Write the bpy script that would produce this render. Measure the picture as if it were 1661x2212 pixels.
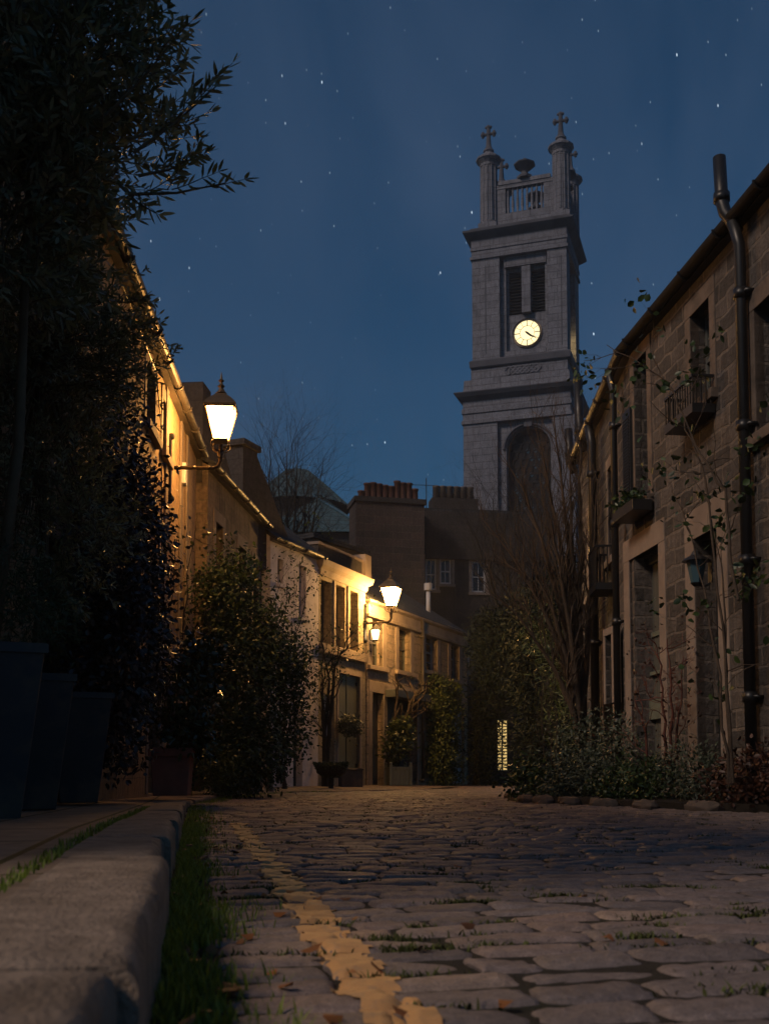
import bpy, math, random
import numpy as np
from mathutils import Vector, Matrix
PI=math.pi; R=math.radians
for o in list(bpy.data.objects): bpy.data.objects.remove(o)
S=bpy.context.scene; COL=S.collection
# ------------------------------------------------------------------ camera
CX,FOC,HC,HY,PITCH=830.5,2350.0,0.36,1670.0,R(4)
CYC=HY-FOC*math.tan(PITCH)
cd=bpy.data.cameras.new('camera'); cam=bpy.data.objects.new('camera',cd); COL.objects.link(cam); S.camera=cam
cam.location=(0,0,HC); cam.rotation_euler=(PI/2+PITCH,0,0)
cd.sensor_fit='VERTICAL'; cd.sensor_height=36; cd.lens=36*FOC/2212
cd.shift_y=(CYC-1106)/2212; cd.clip_start=.05; cd.clip_end=3000
cd.dof.use_dof=True; cd.dof.focus_distance=17; cd.dof.aperture_fstop=7.5
# ------------------------------------------------------------------ exposure, sky, warm fill sun
S.view_settings.view_transform='Standard'; S.view_settings.look='None'
S.view_settings.exposure=0; S.view_settings.gamma=1
SUN_EL,SUN_AZ=R(40),R(232)           # azimuth measured clockwise from +Y (the view direction)
SKY=0.0345; SUNP=1.6
w=bpy.data.worlds.new("World"); S.world=w; w.use_nodes=True
class NT:
    def __init__(s,nt): s.nt=nt
    def n(s,t,ins=None,out=0,**kw):
        nd=s.nt.nodes.new(t)
        for k,v in kw.items(): setattr(nd,k,v)
        for k,v in (ins or {}).items():
            if isinstance(v,bpy.types.NodeSocket): s.nt.links.new(v,nd.inputs[k])
            else: nd.inputs[k].default_value=v
        s.last=nd
        return nd.outputs[out] if len(nd.outputs)>out else nd
    def m(s,op,a,b=None,c=None):
        i={0:a}
        if b is not None: i[1]=b
        if c is not None: i[2]=c
        return s.n('ShaderNodeMath',i,operation=op)
    def mix(s,f,a,b,mode='MIX'):
        return s.n('ShaderNodeMix',{0:f,6:a,7:b},out=2,data_type='RGBA',blend_type=mode)
    def ramp(s,f,stops,interp='LINEAR'):
        o=s.n('ShaderNodeValToRGB',{0:f}); r=s.last.color_ramp; r.interpolation=interp
        while len(r.elements)<len(stops): r.elements.new(.5)
        for e,(p,c) in zip(r.elements,stops):
            e.position=p; e.color=(c,c,c,1) if not isinstance(c,tuple) else (*c,1)
        return o
    def noise(s,vec,scale,detail=4,rough=.55,out=0,dist=0):
        return s.n('ShaderNodeTexNoise',{'Vector':vec,'Scale':scale,'Detail':detail,'Roughness':rough,'Distortion':dist},out=out)
T=NT(w.node_tree); w.node_tree.nodes.clear()
sky=T.n('ShaderNodeTexSky',sky_type='NISHITA',sun_disc=False,sun_elevation=SUN_EL,sun_rotation=SUN_AZ,air_density=1.0,dust_density=.4,ozone_density=3.0)
gen=T.n('ShaderNodeTexCoord'); sx=T.n('ShaderNodeSeparateXYZ',{0:gen}); nd=T.last
X_,Y_,Z_=nd.outputs
skc=T.mix(1.0,sky,(.31,.78,1.0,1),'MULTIPLY')
cl=T.noise(T.n('ShaderNodeMapping',{0:gen,2:(0,R(35),0),3:(2.2,1,.8)}),2.4,6,.52,dist=.5); cl=T.ramp(cl,[(.38,0.0),(.72,1.0)])
skc=T.mix(T.m('MULTIPLY',cl,.55),skc,(1.55,2.7,4.9,1))             # thin mauve night cloud
hz=T.ramp(Z_,[(.0,.62),(.14,.80),(.35,1.0),(.62,1.0)])
skc=T.mix(1.0,skc,hz,'MULTIPLY')
u=T.m('ARCTAN2',X_,Y_); v=T.m('ARCSINE',Z_)
u2=T.m('ADD',u,T.m('MULTIPLY',v,.10))
def stars(ku,kv,thr,lo,gain):
    vec=T.n('ShaderNodeCombineXYZ',{0:T.m('MULTIPLY',u2,ku),1:T.m('MULTIPLY',v,kv)})
    d=T.n('ShaderNodeTexVoronoi',{'Vector':vec,'Scale':1.0},voronoi_dimensions='2D'); vd=T.last
    rnd=T.n('ShaderNodeSeparateColor',{0:vd.outputs['Color']})
    core=T.m('SUBTRACT',1.0,T.m('DIVIDE',d,thr)); core=T.m('MAXIMUM',core,0.0)
    b=T.m('MAXIMUM',T.m('DIVIDE',T.m('SUBTRACT',rnd,lo),1-lo),0.0)
    return T.m('MULTIPLY',T.m('MULTIPLY',core,T.m('POWER',b,2.2)),gain)
st=T.m('ADD',stars(30,14,.021,.5,46.0),stars(72,34,.042,.55,15.0))
st=T.m('MULTIPLY',st,T.m('GREATER_THAN',Z_,.02))
stc=T.mix(1.0,(.75,.9,1,1),st,'MULTIPLY')
skc=T.mix(1.0,skc,stc,'ADD')
bg=T.n('ShaderNodeBackground',{'Color':skc,'Strength':SKY})
T.n('ShaderNodeOutputWorld',{0:bg})
w.cycles.sampling_method='MANUAL'; w.cycles.sample_map_resolution=256
sd=bpy.data.lights.new('warm_fill_sun','SUN'); sun=bpy.data.objects.new('warm_fill_sun',sd); COL.objects.link(sun)  # warm sun lamp added in place of a street lamp behind the camera
sd.energy=SUNP; sd.angle=R(14); sd.color=(1.0,.76,.58)
sdir=Vector((math.sin(SUN_AZ)*math.cos(SUN_EL),math.cos(SUN_AZ)*math.cos(SUN_EL),math.sin(SUN_EL)))
sun.rotation_euler=sdir.to_track_quat('Z','Y').to_euler(); sun.location=sdir*60
C_=S.cycles
C_.use_denoising=True; C_.max_bounces=6; C_.diffuse_bounces=3; C_.glossy_bounces=2; C_.transmission_bounces=4; C_.transparent_max_bounces=6
C_.sample_clamp_indirect=3.0; C_.caustics_reflective=False; C_.caustics_refractive=False
C_.adaptive_threshold=.02; C_.use_light_tree=True
# ------------------------------------------------------------------ measuring helpers (photo measured at 1661 px wide)
def ray(px,py):
    a=(px-CX)/FOC; b=(CYC-py)/FOC
    return Vector((a,math.cos(PITCH)-b*math.sin(PITCH),math.sin(PITCH)+b*math.cos(PITCH)))
def W(px,py,Y): r=ray(px,py); return Vector((0,0,HC))+r*(Y/r.y)
def H(px,py,Z): r=ray(px,py); return Vector((0,0,HC))+r*((Z-HC)/r.z)
def G(px,Y,z=0.0):
    dep=Y*math.cos(PITCH)+(z-HC)*math.sin(PITCH)
    return Vector(((px-CX)/FOC*dep,Y,z))
# ------------------------------------------------------------------ mesh helpers
class MB:
    def __init__(s): s.v=[]; s.f=[]; s.t=[]; s.tint=.5
    def add(s,vs,fs):
        b=len(s.v); s.v+= [tuple(p) for p in vs]; s.f+=[tuple(i+b for i in f) for f in fs]; s.t+=[s.tint]*len(vs); return s
    def quad(s,a,b,c,d): return s.add([a,b,c,d],[(0,1,2,3)])
    def box(s,x0,x1,y0,y1,z0,z1,M=None):
        vs=[(x,y,z) for z in (z0,z1) for y in (y0,y1) for x in (x0,x1)]
        if M is not None: vs=[M@Vector(p) for p in vs]
        return s.add(vs,[(0,2,3,1),(4,5,7,6),(0,1,5,4),(2,6,7,3),(0,4,6,2),(1,3,7,5)])
    def stack(s,x0,x1,y0,y1,prof):
        vs=[];fs=[]
        for z,p in prof: vs+=[(x0-p,y0-p,z),(x1+p,y0-p,z),(x1+p,y1+p,z),(x0-p,y1+p,z)]
        n=len(prof)
        for i in range(n-1):
            for k in range(4):
                a=i*4+k;b=i*4+(k+1)%4; fs.append((a,b,b+4,a+4))
        fs.append((3,2,1,0)); fs.append(tuple(4*(n-1)+k for k in range(4)))
        return s.add(vs,fs)
    def lathe(s,prof,c=(0,0,0),n=16,cap=True,rot=0,sq=False):
        vs=[];fs=[];m=len(prof)
        for r,z in prof:
            for k in range(n):
                a=rot+2*PI*k/n; vs.append((c[0]+r*math.cos(a),c[1]+r*math.sin(a),c[2]+z))
        for i in range(m-1):
            for k in range(n):
                k2=(k+1)%n; fs.append((i*n+k,i*n+k2,(i+1)*n+k2,(i+1)*n+k))
        if cap: fs.append(tuple(range(n-1,-1,-1))); fs.append(tuple((m-1)*n+k for k in range(n)))
        return s.add(vs,fs)
    def tube(s,pts,rad,n=6,cap=True):
        pts=[Vector(p) for p in pts]; m=len(pts)
        if m<2: return s
        if not hasattr(rad,'__len__'): rad=[rad]*m
        vs=[];fs=[]; up=None
        for i,p in enumerate(pts):
            d=(pts[min(i+1,m-1)]-pts[max(i-1,0)])
            if d.length<1e-9: d=Vector((0,0,1))
            d.normalize()
            if up is None: up=d.orthogonal().normalized()
            else:
                up=up-d*up.dot(d)
                up=d.orthogonal().normalized() if up.length<1e-6 else up.normalized()
            sd_=d.cross(up)
            for k in range(n):
                a=2*PI*k/n; vs.append(p+(up*math.cos(a)+sd_*math.sin(a))*rad[i])
        for i in range(m-1):
            for k in range(n):
                k2=(k+1)%n; fs.append((i*n+k,i*n+k2,(i+1)*n+k2,(i+1)*n+k))
        if cap: fs.append(tuple(range(n-1,-1,-1))); fs.append(tuple((m-1)*n+k for k in range(n)))
        return s.add(vs,fs)
    def ball(s,c,r,n=8,sz=1):
        return s.lathe([(max(.001,r*math.sin(PI*i/n)),-r*sz*math.cos(PI*i/n)) for i in range(n+1)],c,n+2)
    def build(s,name,m,parent=None,smooth=False,bevel=0):
        me=bpy.data.meshes.new(name); me.from_pydata([tuple(p) for p in s.v],[],s.f)
        return finish(me,name,m,parent,smooth,bevel,np.array(s.t,dtype=np.float32))
def finish(me,name,m,parent,smooth=False,bevel=0,tint=None):
    me.validate()
    if tint is not None and len(tint)==len(me.vertices):
        at=me.attributes.new('tint','FLOAT','POINT'); at.data.foreach_set('value',tint)
    me.materials.append(m)
    o=bpy.data.objects.new(name,me); COL.objects.link(o)
    if parent is not None: o.parent=parent
    if smooth: me.polygons.foreach_set('use_smooth',[True]*len(me.polygons))
    if bevel:
        b=o.modifiers.new('bevel','BEVEL'); b.width=bevel; b.segments=2; b.limit_method='ANGLE'
    return o
def npmesh(name,V,Q,m,parent=None,tint=None,smooth=False):
    V=np.asarray(V,dtype=np.float32); Q=np.asarray(Q,dtype=np.int32); k=Q.shape[1]
    me=bpy.data.meshes.new(name); me.vertices.add(len(V)); me.vertices.foreach_set('co',V.ravel())
    me.loops.add(Q.size); me.loops.foreach_set('vertex_index',Q.ravel())
    me.polygons.add(len(Q)); me.polygons.foreach_set('loop_start',np.arange(0,Q.size,k,dtype=np.int32))
    me.update(calc_edges=True)
    if tint is not None: tint=np.asarray(tint,dtype=np.float32)
    return finish(me,name,m,parent,smooth,0,tint)
def tag(o,label=None,cat=None,group=None,kind=None):
    if label: o['label']=label
    if cat: o['category']=cat
    if group: o['group']=group
    if kind: o['kind']=kind
    return o
def thing(name,label,cat,loc=(0,0,0),rz=0,group=None):
    o=bpy.data.objects.new(name,None); COL.objects.link(o); o.location=loc; o.rotation_euler=(0,0,rz); o.empty_display_size=.2
    return tag(o,label,cat,group)
def dup(root,loc,rz,label,group=None):
    r=root.copy(); COL.objects.link(r); r.location=loc; r.rotation_euler=(0,0,rz); r['label']=label
    def rec(a,b):
        for ch in a.children:
            c=ch.copy(); COL.objects.link(c); c.parent=b; rec(ch,c)
    rec(root,r)
    return r
# ------------------------------------------------------------------ materials
def mat(name,fn):
    m=bpy.data.materials.new(name); m.use_nodes=True; m.node_tree.nodes.clear(); t=NT(m.node_tree)
    r=fn(t)
    T_=t.n('ShaderNodeOutputMaterial',{0:r}); return m
def pbsdf(t,col,rough=.8,bump=None,bstr=.5,bdist=.02,metal=0,spec=.5,**kw):
    i={'Base Color':col,'Roughness':rough,'Metallic':metal,'Specular IOR Level':spec}
    if bump is not None: i['Normal']=t.n('ShaderNodeBump',{'Height':bump,'Strength':bstr,'Distance':bdist})
    i.update(kw)
    return t.n('ShaderNodeBsdfPrincipled',i)
def oc(t): return t.n('ShaderNodeTexCoord',out=3)
def facvec(t,wob=.02):
    o=oc(t); s=t.n('ShaderNodeSeparateXYZ',{0:o}); n=t.last.outputs
    nz=t.n('ShaderNodeSeparateColor',{0:t.noise(o,3.0,2,out=1)}); no=t.last.outputs
    x=t.m('ADD',t.m('ADD',n[0],n[1]),t.m('MULTIPLY',t.m('SUBTRACT',no[0],.5),wob))
    z=t.m('ADD',n[2],t.m('MULTIPLY',t.m('SUBTRACT',no[1],.5),wob))
    return o,t.n('ShaderNodeCombineXYZ',{0:x,1:z})
def stone(name,c1,c2,mortar,bw=.45,bh=.2,ms=.012,bump=.6,wob=.06,stain=.45,squash=1.0,dark=(.02,.018,.016),streak=.5,bd=.02):
    def f(t):
        o,v=facvec(t,wob)
        c=t.n('ShaderNodeTexBrick',{'Vector':v,'Color1':(*c1,1),'Color2':(*c2,1),'Mortar':(*mortar,1),'Scale':1.0,'Mortar Size':ms,'Mortar Smooth':.3,'Bias':-.1,'Brick Width':bw,'Row Height':bh},offset=.5,squash=squash,squash_frequency=3); br=t.last.outputs[1]
        n1=t.noise(o,1.3,6,.65); n2=t.noise(o,14,5,.6); n3=t.noise(o,60,3,.6)
        mp=t.n('ShaderNodeMapping',{0:o,3:(5,5,.5)}); n4=t.noise(mp,1.4,4,.6)
        c=t.mix(1.0,c,t.ramp(n2,[(.25,.55),(.75,1.25)]),'MULTIPLY')
        c=t.mix(t.m('MULTIPLY',t.ramp(n1,[(.45,0.0),(.7,1.0)]),stain),c,(*dark,1))
        c=t.mix(t.m('MULTIPLY',t.ramp(n4,[(.52,0.0),(.7,1.0)]),streak),c,(*dark,1))
        h=t.m('ADD',t.m('ADD',t.m('MULTIPLY',t.m('SUBTRACT',1.0,br),1.0),t.m('MULTIPLY',n2,.7)),t.m('MULTIPLY',n3,.25))
        return pbsdf(t,c,.88,h,bump,bd,spec=.25)
    return mat(name,f)
def plain(name,c,rough=.7,var=.35,scale=6,bstr=.25,bdist=.01,metal=0,spec=.4,dirt=None,dscale=2.5):
    def f(t):
        o=oc(t); n=t.noise(o,scale,6,.6); n2=t.noise(o,scale*7,3,.6)
        k=t.mix(1.0,(*c,1),t.ramp(n,[(.2,1-var),(.8,1+var*.6)]),'MULTIPLY')
        if dirt: k=t.mix(t.m('MULTIPLY',t.ramp(t.noise(o,dscale,5,.65),[(.48,0.0),(.68,1.0)]),.7),k,(*dirt,1))
        return pbsdf(t,k,rough,t.m('ADD',n,n2),bstr,bdist,metal,spec)
    return mat(name,f)
def emis(name,c,s):
    return mat(name,lambda t:t.n('ShaderNodeEmission',{'Color':(*c,1),'Strength':s}))
def leafm(name,c1,c2,rough=.4,spec=.5,trans=.0):
    def f(t):
        a=t.n('ShaderNodeAttribute',attribute_name='tint',out=2)
        c=t.ramp(a,[(0.0,c1),(1.0,c2)])
        b=pbsdf(t,c,rough,spec=spec)
        if trans:
            tr=t.n('ShaderNodeBsdfTranslucent',{'Color':t.mix(1.0,c,(1.3,1.5,.6,1),'MULTIPLY')})
            b=t.n('ShaderNodeMixShader',{0:trans,1:b,2:tr})
        return b
    return mat(name,f)
M={}
M['sand']=stone('warm_sandstone',(.42,.285,.165),(.34,.23,.14),(.25,.18,.12),.75,.30,.006,.3,.02,.35,streak=.45)
M['ashlar']=stone('golden_ashlar',(.40,.33,.22),(.36,.29,.19),(.24,.19,.14),.8,.34,.006,.35,.02,.3,streak=.35)
M['rubble']=stone('rough_rubble',(.50,.38,.27),(.40,.30,.22),(.34,.28,.21),.42,.21,.022,1.0,.16,.25,.8,streak=.2,bd=.07)
M['squared']=stone('squared_rubble',(.128,.112,.104),(.048,.045,.044),(.17,.145,.127),.40,.20,.019,1.0,.10,.4,streak=.35,bd=.035)
M['darkrub']=stone('sooty_rubble',(.22,.16,.12),(.13,.10,.08),(.20,.16,.12),.5,.25,.016,.7,.1,.5,streak=.6)
M['redstone']=stone('brown_chimney_stone',(.10,.070,.060),(.065,.052,.048),(.105,.082,.068),.75,.29,.02,.5,.07,.35,streak=.25)
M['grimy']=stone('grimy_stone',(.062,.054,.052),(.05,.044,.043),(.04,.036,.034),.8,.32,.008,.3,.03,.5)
M['margin']=plain('dressed_margin_stone',(.40,.32,.25),.85,.3,5,.35,.01,spec=.25,dirt=(.16,.12,.1))
M['margind']=plain('dressed_margin_stone_brown',(.25,.203,.172),.85,.4,5,.35,.01,spec=.25,dirt=(.12,.09,.075))
M['squaredm']=plain('sooty_dressed_stone',(.145,.115,.096),.9,.45,4,.5,.01,spec=.2,dirt=(.05,.044,.04),dscale=3)
M['render']=plain('white_render',(.74,.67,.65),.85,.15,4,.35,.01,spec=.25,dirt=(.36,.31,.29))
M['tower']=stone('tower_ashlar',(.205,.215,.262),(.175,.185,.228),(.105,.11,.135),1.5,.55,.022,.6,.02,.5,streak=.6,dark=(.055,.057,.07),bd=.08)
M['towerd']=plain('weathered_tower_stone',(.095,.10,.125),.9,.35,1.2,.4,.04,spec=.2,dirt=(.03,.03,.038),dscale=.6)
M['louvre']=plain('louvre_slate',(.005,.005,.007),.8,.3,2)
M['slate']=stone('roof_slate',(.055,.058,.065),(.035,.037,.042),(.012,.012,.014),.28,.16,.008,.6,.01,.4,streak=.2)
M['slatet']=stone('blue_roof_slate',(.05,.105,.13),(.04,.08,.10),(.02,.03,.035),.5,.3,.015,.5,.01,.2,streak=.1)
M['iron']=plain('black_iron',(.012,.012,.013),.42,.3,10,.2,.004,0,.5)
M['gutter']=plain('gutter_lead_paint',(.085,.072,.06),.46,.45,9,.3,.004,.15,.5,dirt=(.03,.027,.024),dscale=4)
M['gutterd']=plain('dull_black_gutter',(.018,.017,.017),.75,.4,9,.3,.004,0,.15)
M['brass']=plain('lamp_bracket_iron',(.10,.075,.05),.38,.4,18,.2,.004,.6,.5)
M['cap']=plain('lantern_copper_cap',(.09,.06,.03),.5,.4,9,.2,.004,.3,.5)
M['glow']=emis('lantern_glow',(1.0,.47,.115),160.0)
M['glowb']=emis('lantern_glow_strong',(1.0,.52,.145),360.0)
M['glow2']=emis('coach_lamp_glow',(1.0,.62,.26),12.0)
M['clock']=emis('clock_dial_glow',(1.0,.80,.42),1.75)
M['clockr']=emis('clock_side_glow',(1.0,.66,.25),6.0)
M['blindlit']=emis('lit_blind',(1.0,.68,.24),.75)
M['skylit']=emis('lit_skylight',(1.0,.80,.5),.20)
M['glass']=mat('dark_glass',lambda t:pbsdf(t,(.008,.01,.013,1),.06,t.noise(oc(t),3,2),.05,.01,spec=.6))
M['glassb']=mat('blue_tower_glass',lambda t:pbsdf(t,(.05,.10,.13,1),.15,spec=.7))
M['frame']=plain('white_window_paint',(.42,.42,.44),.5,.15,8)
M['framed']=plain('grey_green_window_paint',(.10,.105,.10),.45,.2,8)
M['sagedark']=plain('dull_sage_paint',(.13,.145,.115),.5,.25,7)
M['curtained']=mat('curtained_glass',lambda t:pbsdf(t,t.mix(t.noise(t.n('ShaderNodeMapping',{0:oc(t),3:(14,14,.6)}),2,3),(.05,.055,.05,1),(.13,.13,.115,1)),.16,spec=.6))
M['door']=plain('dark_door_paint',(.018,.02,.022),.4,.3,5)
def boards(name,c,pw,rough=.42):
    def f(t):
        o=oc(t); s=t.n('ShaderNodeSeparateXYZ',{0:o}); x=t.last.outputs[0]
        fr=t.m('FRACT',t.m('DIVIDE',x,pw)); g=t.m('MINIMUM',fr,t.m('SUBTRACT',1.0,fr)); g=t.ramp(g,[(.0,0.0),(.09,1.0)])
        n=t.noise(t.n('ShaderNodeMapping',{0:o,3:(9,9,.8)}),4,5,.6)
        k=t.mix(1.0,(*c,1),t.ramp(n,[(.2,.7),(.8,1.2)]),'MULTIPLY')
        return pbsdf(t,k,rough,t.m('ADD',g,t.m('MULTIPLY',n,.4)),.7,.012)
    return mat(name,f)
M['boards']=boards('olive_boarded_door',(.15,.145,.09),.085,.30)
M['greydoor']=boards('pale_boarded_door',(.34,.34,.36),.11)
M['sagewood']=boards('sage_planter_boards',(.30,.32,.22),.12)
M['planter']=plain('slate_blue_planter',(.042,.041,.049),.5,.35,4,.15,.006,dirt=(.16,.11,.07),dscale=3)  # paler brown patches at random over the slate blue
M['terra']=plain('terracotta',(.36,.125,.085),.75,.3,7,.3,.006)
M['pot']=plain('chimney_pot_clay',(.10,.045,.034),.8,.3,5)
M['potp']=plain('pale_chimney_pot',(.12,.10,.09),.8,.3,5)
M['soil']=plain('soil',(.022,.017,.012),.95,.5,12,1,.03)
M['mossbed']=plain('mossy_joint_soil',(.040,.033,.024),.95,.6,22,1,.02,dirt=(.026,.032,.011),dscale=1.6)
M['ground']=plain('dark_earth',(.03,.027,.023),.95,.5,.8,.5,.05)
M['bark']=plain('bark',(.078,.055,.038),.85,.45,14,1,.015)
M['barkd']=plain('dark_bark',(.02,.018,.017),.85,.45,14,1,.015)
M['twig']=plain('olive_twig_bark',(.15,.105,.065),.75,.3,14)
M['redtwig']=plain('red_twig_bark',(.10,.03,.02),.6,.3,14)
M['kerbst']=plain('kerb_granite',(.30,.235,.185),.85,.5,16,.9,.010,spec=.25,dirt=(.13,.10,.075),dscale=6)
M['paint']=mat('worn_yellow_paint',lambda t:(lambda o:pbsdf(t,t.mix(t.ramp(t.noise(o,26,6,.65),[(.53,0.0),(.70,.8)]),(.53,.29,.115,1),(.34,.23,.14,1)),.6,t.noise(o,90,4,.6),.5,.004))(oc(t)))
def flagf(t):
    o=oc(t)
    c=t.n('ShaderNodeTexBrick',{'Vector':t.n('ShaderNodeMapping',{0:o,2:(0,0,R(80))}),'Color1':(.27,.2,.15,1),'Color2':(.2,.155,.12,1),'Mortar':(.02,.03,.008,1),'Scale':1.0,'Mortar Size':.012,'Brick Width':.75,'Row Height':.42}); br=t.last.outputs[1]
    n=t.noise(o,11,6,.6)
    c=t.mix(1.0,c,t.ramp(n,[(.25,.55),(.75,1.2)]),'MULTIPLY')
    return pbsdf(t,c,.8,t.m('ADD',t.m('SUBTRACT',1.0,br),t.m('MULTIPLY',n,.5)),.6,.012,spec=.3)
M['flags']=mat('pavement_flags',flagf)
def settf(t):
    o=oc(t); a=t.n('ShaderNodeAttribute',attribute_name='tint',out=2)
    c=t.ramp(a,[(0.0,(.15,.125,.125)),(.35,(.23,.19,.18)),(.65,(.26,.205,.19)),(.88,(.30,.215,.18)),(1.0,(.36,.27,.22))])
    n=t.noise(o,34,7,.7); n2=t.noise(o,3.5,4,.6); n3=t.noise(o,210,3,.6)
    c=t.mix(1.0,c,t.ramp(n,[(.25,.5),(.75,1.3)]),'MULTIPLY'); c=t.mix(1.0,c,t.ramp(n3,[(.3,.65),(.7,1.25)]),'MULTIPLY')
    c=t.mix(t.m('MULTIPLY',t.ramp(n2,[(.5,0.0),(.72,1.0)]),.45),c,(.07,.062,.055,1))
    r=t.ramp(n2,[(.3,.52),(.7,.76)])
    return pbsdf(t,c,r,t.m('ADD',n,t.m('MULTIPLY',n3,.4)),.9,.011,spec=.4)
M['setts']=mat('granite_setts',settf)
M['olive']=leafm('olive_leaf',(.06,.065,.035),(.30,.285,.18),.40,.6,.2)
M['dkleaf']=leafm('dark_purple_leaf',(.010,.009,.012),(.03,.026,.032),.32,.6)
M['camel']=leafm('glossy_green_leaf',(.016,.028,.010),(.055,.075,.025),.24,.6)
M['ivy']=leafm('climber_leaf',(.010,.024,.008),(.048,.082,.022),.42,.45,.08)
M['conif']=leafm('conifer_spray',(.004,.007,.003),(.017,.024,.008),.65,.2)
M['hedgey']=leafm('lamp_side_ivy',(.03,.05,.012),(.11,.13,.032),.45,.4)
M['grass']=leafm('grass_blade',(.06,.095,.016),(.24,.31,.07),.5,.3,.35)
M['moss']=leafm('moss_blade',(.04,.042,.014),(.10,.12,.03),.7,.2)
M['bedleaf']=leafm('bed_shrub_leaf',(.022,.034,.020),(.085,.105,.07),.5,.4)
M['redleaf']=leafm('russet_leaf',(.03,.012,.008),(.08,.03,.015),.5,.4)
M['litter']=leafm('fallen_leaf',(.10,.045,.02),(.30,.11,.03),.6,.3)
M['lemon']=leafm('lemon_leaf',(.035,.055,.012),(.13,.15,.035),.35,.5,.1)
# ------------------------------------------------------------------ leaves, twigs
def nrm(a): return a/np.maximum(np.linalg.norm(a,axis=1,keepdims=True),1e-9)
def leafmesh(name,P,D,N,L,Wd,tint,m,parent=None,curl=.18):
    P=np.asarray(P,float); n=len(P); D=nrm(np.asarray(D,float)); N=np.asarray(N,float)
    Sd=nrm(np.cross(D,N)); N=nrm(np.cross(Sd,D)); L=np.broadcast_to(L,(n,))[:,None]; Wd=np.broadcast_to(Wd,(n,))[:,None]
    c=[P, P+D*L*.33+Sd*Wd*.5-N*Wd*curl, P+D*L*.70+Sd*Wd*.42-N*(Wd*curl+L*.05), P+D*L-N*L*.12,
       P+D*L*.70-Sd*Wd*.42-N*(Wd*curl+L*.05), P+D*L*.33-Sd*Wd*.5-N*Wd*curl]
    V=np.stack(c,1).reshape(-1,3); b=np.arange(n)[:,None]*6
    Q=np.concatenate([b+np.array([[0,1,2,3]]),b+np.array([[0,3,4,5]])],0)
    return npmesh(name,V,Q,m,parent,np.repeat(np.asarray(tint,float),6))
def rdir(rng,n): return nrm(rng.normal(size=(n,3)))
def mass(rng,ells,n,clump=.12,per=9,inner=.55):
    """clumped points through the volume of a set of ellipsoids, with outward directions"""
    vol=np.array([e[1][0]*e[1][1]*e[1][2] for e in ells])**(2/3); k=rng.choice(len(ells),n//per+1,p=vol/vol.sum())
    C=np.array([e[0] for e in ells],float)[k]; Rr=np.array([e[1] for e in ells],float)[k]
    d=rdir(rng,len(k)); rad=inner+(1-inner)*rng.random(len(k))**.6; rad*=1+rng.normal(size=len(k))*.07
    cp=C+d*Rr*rad[:,None]
    P=np.repeat(cp,per,0); O=np.repeat(nrm(d/Rr),per,0); ct=np.repeat(rng.random(len(k)),per)
    P=P+rng.normal(size=P.shape)*clump
    return P,O,ct
def bush(name,label,cat,ells,n,L,Wd,lm,stems=None,stemmat='barkd',seed=1,clump=.1,per=9,group=None,droop=.3,part='foliage',loc=None,inner=.55,zmin=.02,clip=None):
    rng=np.random.default_rng(seed)
    base=loc if loc is not None else (ells[0][0][0],ells[0][0][1],0)
    root=thing(name,label,cat,base,0,group)
    P,O,ct=mass(rng,ells,n,clump,per,inner)
    ok=P[:,2]>zmin
    if clip is not None: ok&=clip(P)
    P,O,ct=P[ok],O[ok],ct[ok]; k=len(P)
    D=nrm(O*.7+rdir(rng,k)+np.array([0,0,-droop])); N=nrm(O+rdir(rng,k)*.7+np.array([0,0,.4]))
    leafmesh(part,P-np.array(base),D,N,L*(.6+.8*rng.random(k)),Wd*(.6+.7*rng.random(k)),np.clip(ct*.6+rng.random(k)*.5-.05,0,1),M[lm],root)
    if stems:
        mb=MB()
        for pts,r0,r1 in stems:
            pts=[Vector(p)-Vector(base) for p in pts]; mm=len(pts)
            mb.tube(pts,[r0+(r1-r0)*i/(mm-1) for i in range(mm)],6)
        mb.build('stem',M[stemmat],root,True)
    return root
def branch(mb,rng,p,d,L,r,depth,spread=.6,up=.15,wob=.18,kids=3,tips=None,n=5,shrink=.66):
    pts=[p]; rad=[r]; seg=6 if depth>1 else 4; d=d.normalized(); q=p.copy()
    for i in range(seg):
        d=(d+Vector((rng.normal()*wob,rng.normal()*wob,rng.normal()*wob+up*.35))).normalized()
        q=q+d*(L/seg); pts.append(q.copy()); rad.append(r*(1-.62*(i+1)/seg))
    mb.tube(pts,rad,n if depth>1 else 3,cap=False)
    if depth<=0:
        if tips is not None: tips.append((pts[-1],d.copy()))
        return
    for k in range(kids+(1 if rng.random()<.4 else 0)):
        i=int(rng.integers(2,seg+1)); side=Vector(rng.normal(size=3)); side=(side-d*side.dot(d)).normalized()
        nd=(d*(1-spread*.4)+side*spread+Vector((0,0,up))).normalized()
        branch(mb,rng,pts[i],nd,L*shrink*(.75+.5*rng.random()),rad[i]*.72,depth-1,spread,up,wob,kids,tips,n,shrink)
# ------------------------------------------------------------------ ground, road, pavement, kerb
KD=Vector((-.176,1,0)).normalized(); KN=Vector((KD.y,-KD.x,0)); K0=Vector((-.072,0,0))
KP=[(-1.5,.192),(0,-.072),(2,-.424),(4,-.776),(6,-1.128),(9,-1.656),(11,-2.0),(13.1,-2.25),(15.8,-2.41),(17.8,-2.25),(19.35,-1.97),(20.8,-1.32),(21.8,-.38),(23.2,.6),(25,1.3),(28,1.9)]
KZ=[(-1.5,.17),(4,.17),(9,.10),(13,.055),(16,.04),(20,.025),(30,.02)]
def lerp(t,x): return float(np.interp(x,[a for a,_ in t],[b for _,b in t]))
def kx(y): return lerp(KP,y)
def kz(y): return lerp(KZ,y)
g=MB(); g.quad((-900,-300,-.06),(900,-300,-.06),(900,1500,-.06),(-900,1500,-.06)); tag(g.build('ground',M['ground']),kind='structure')
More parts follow.
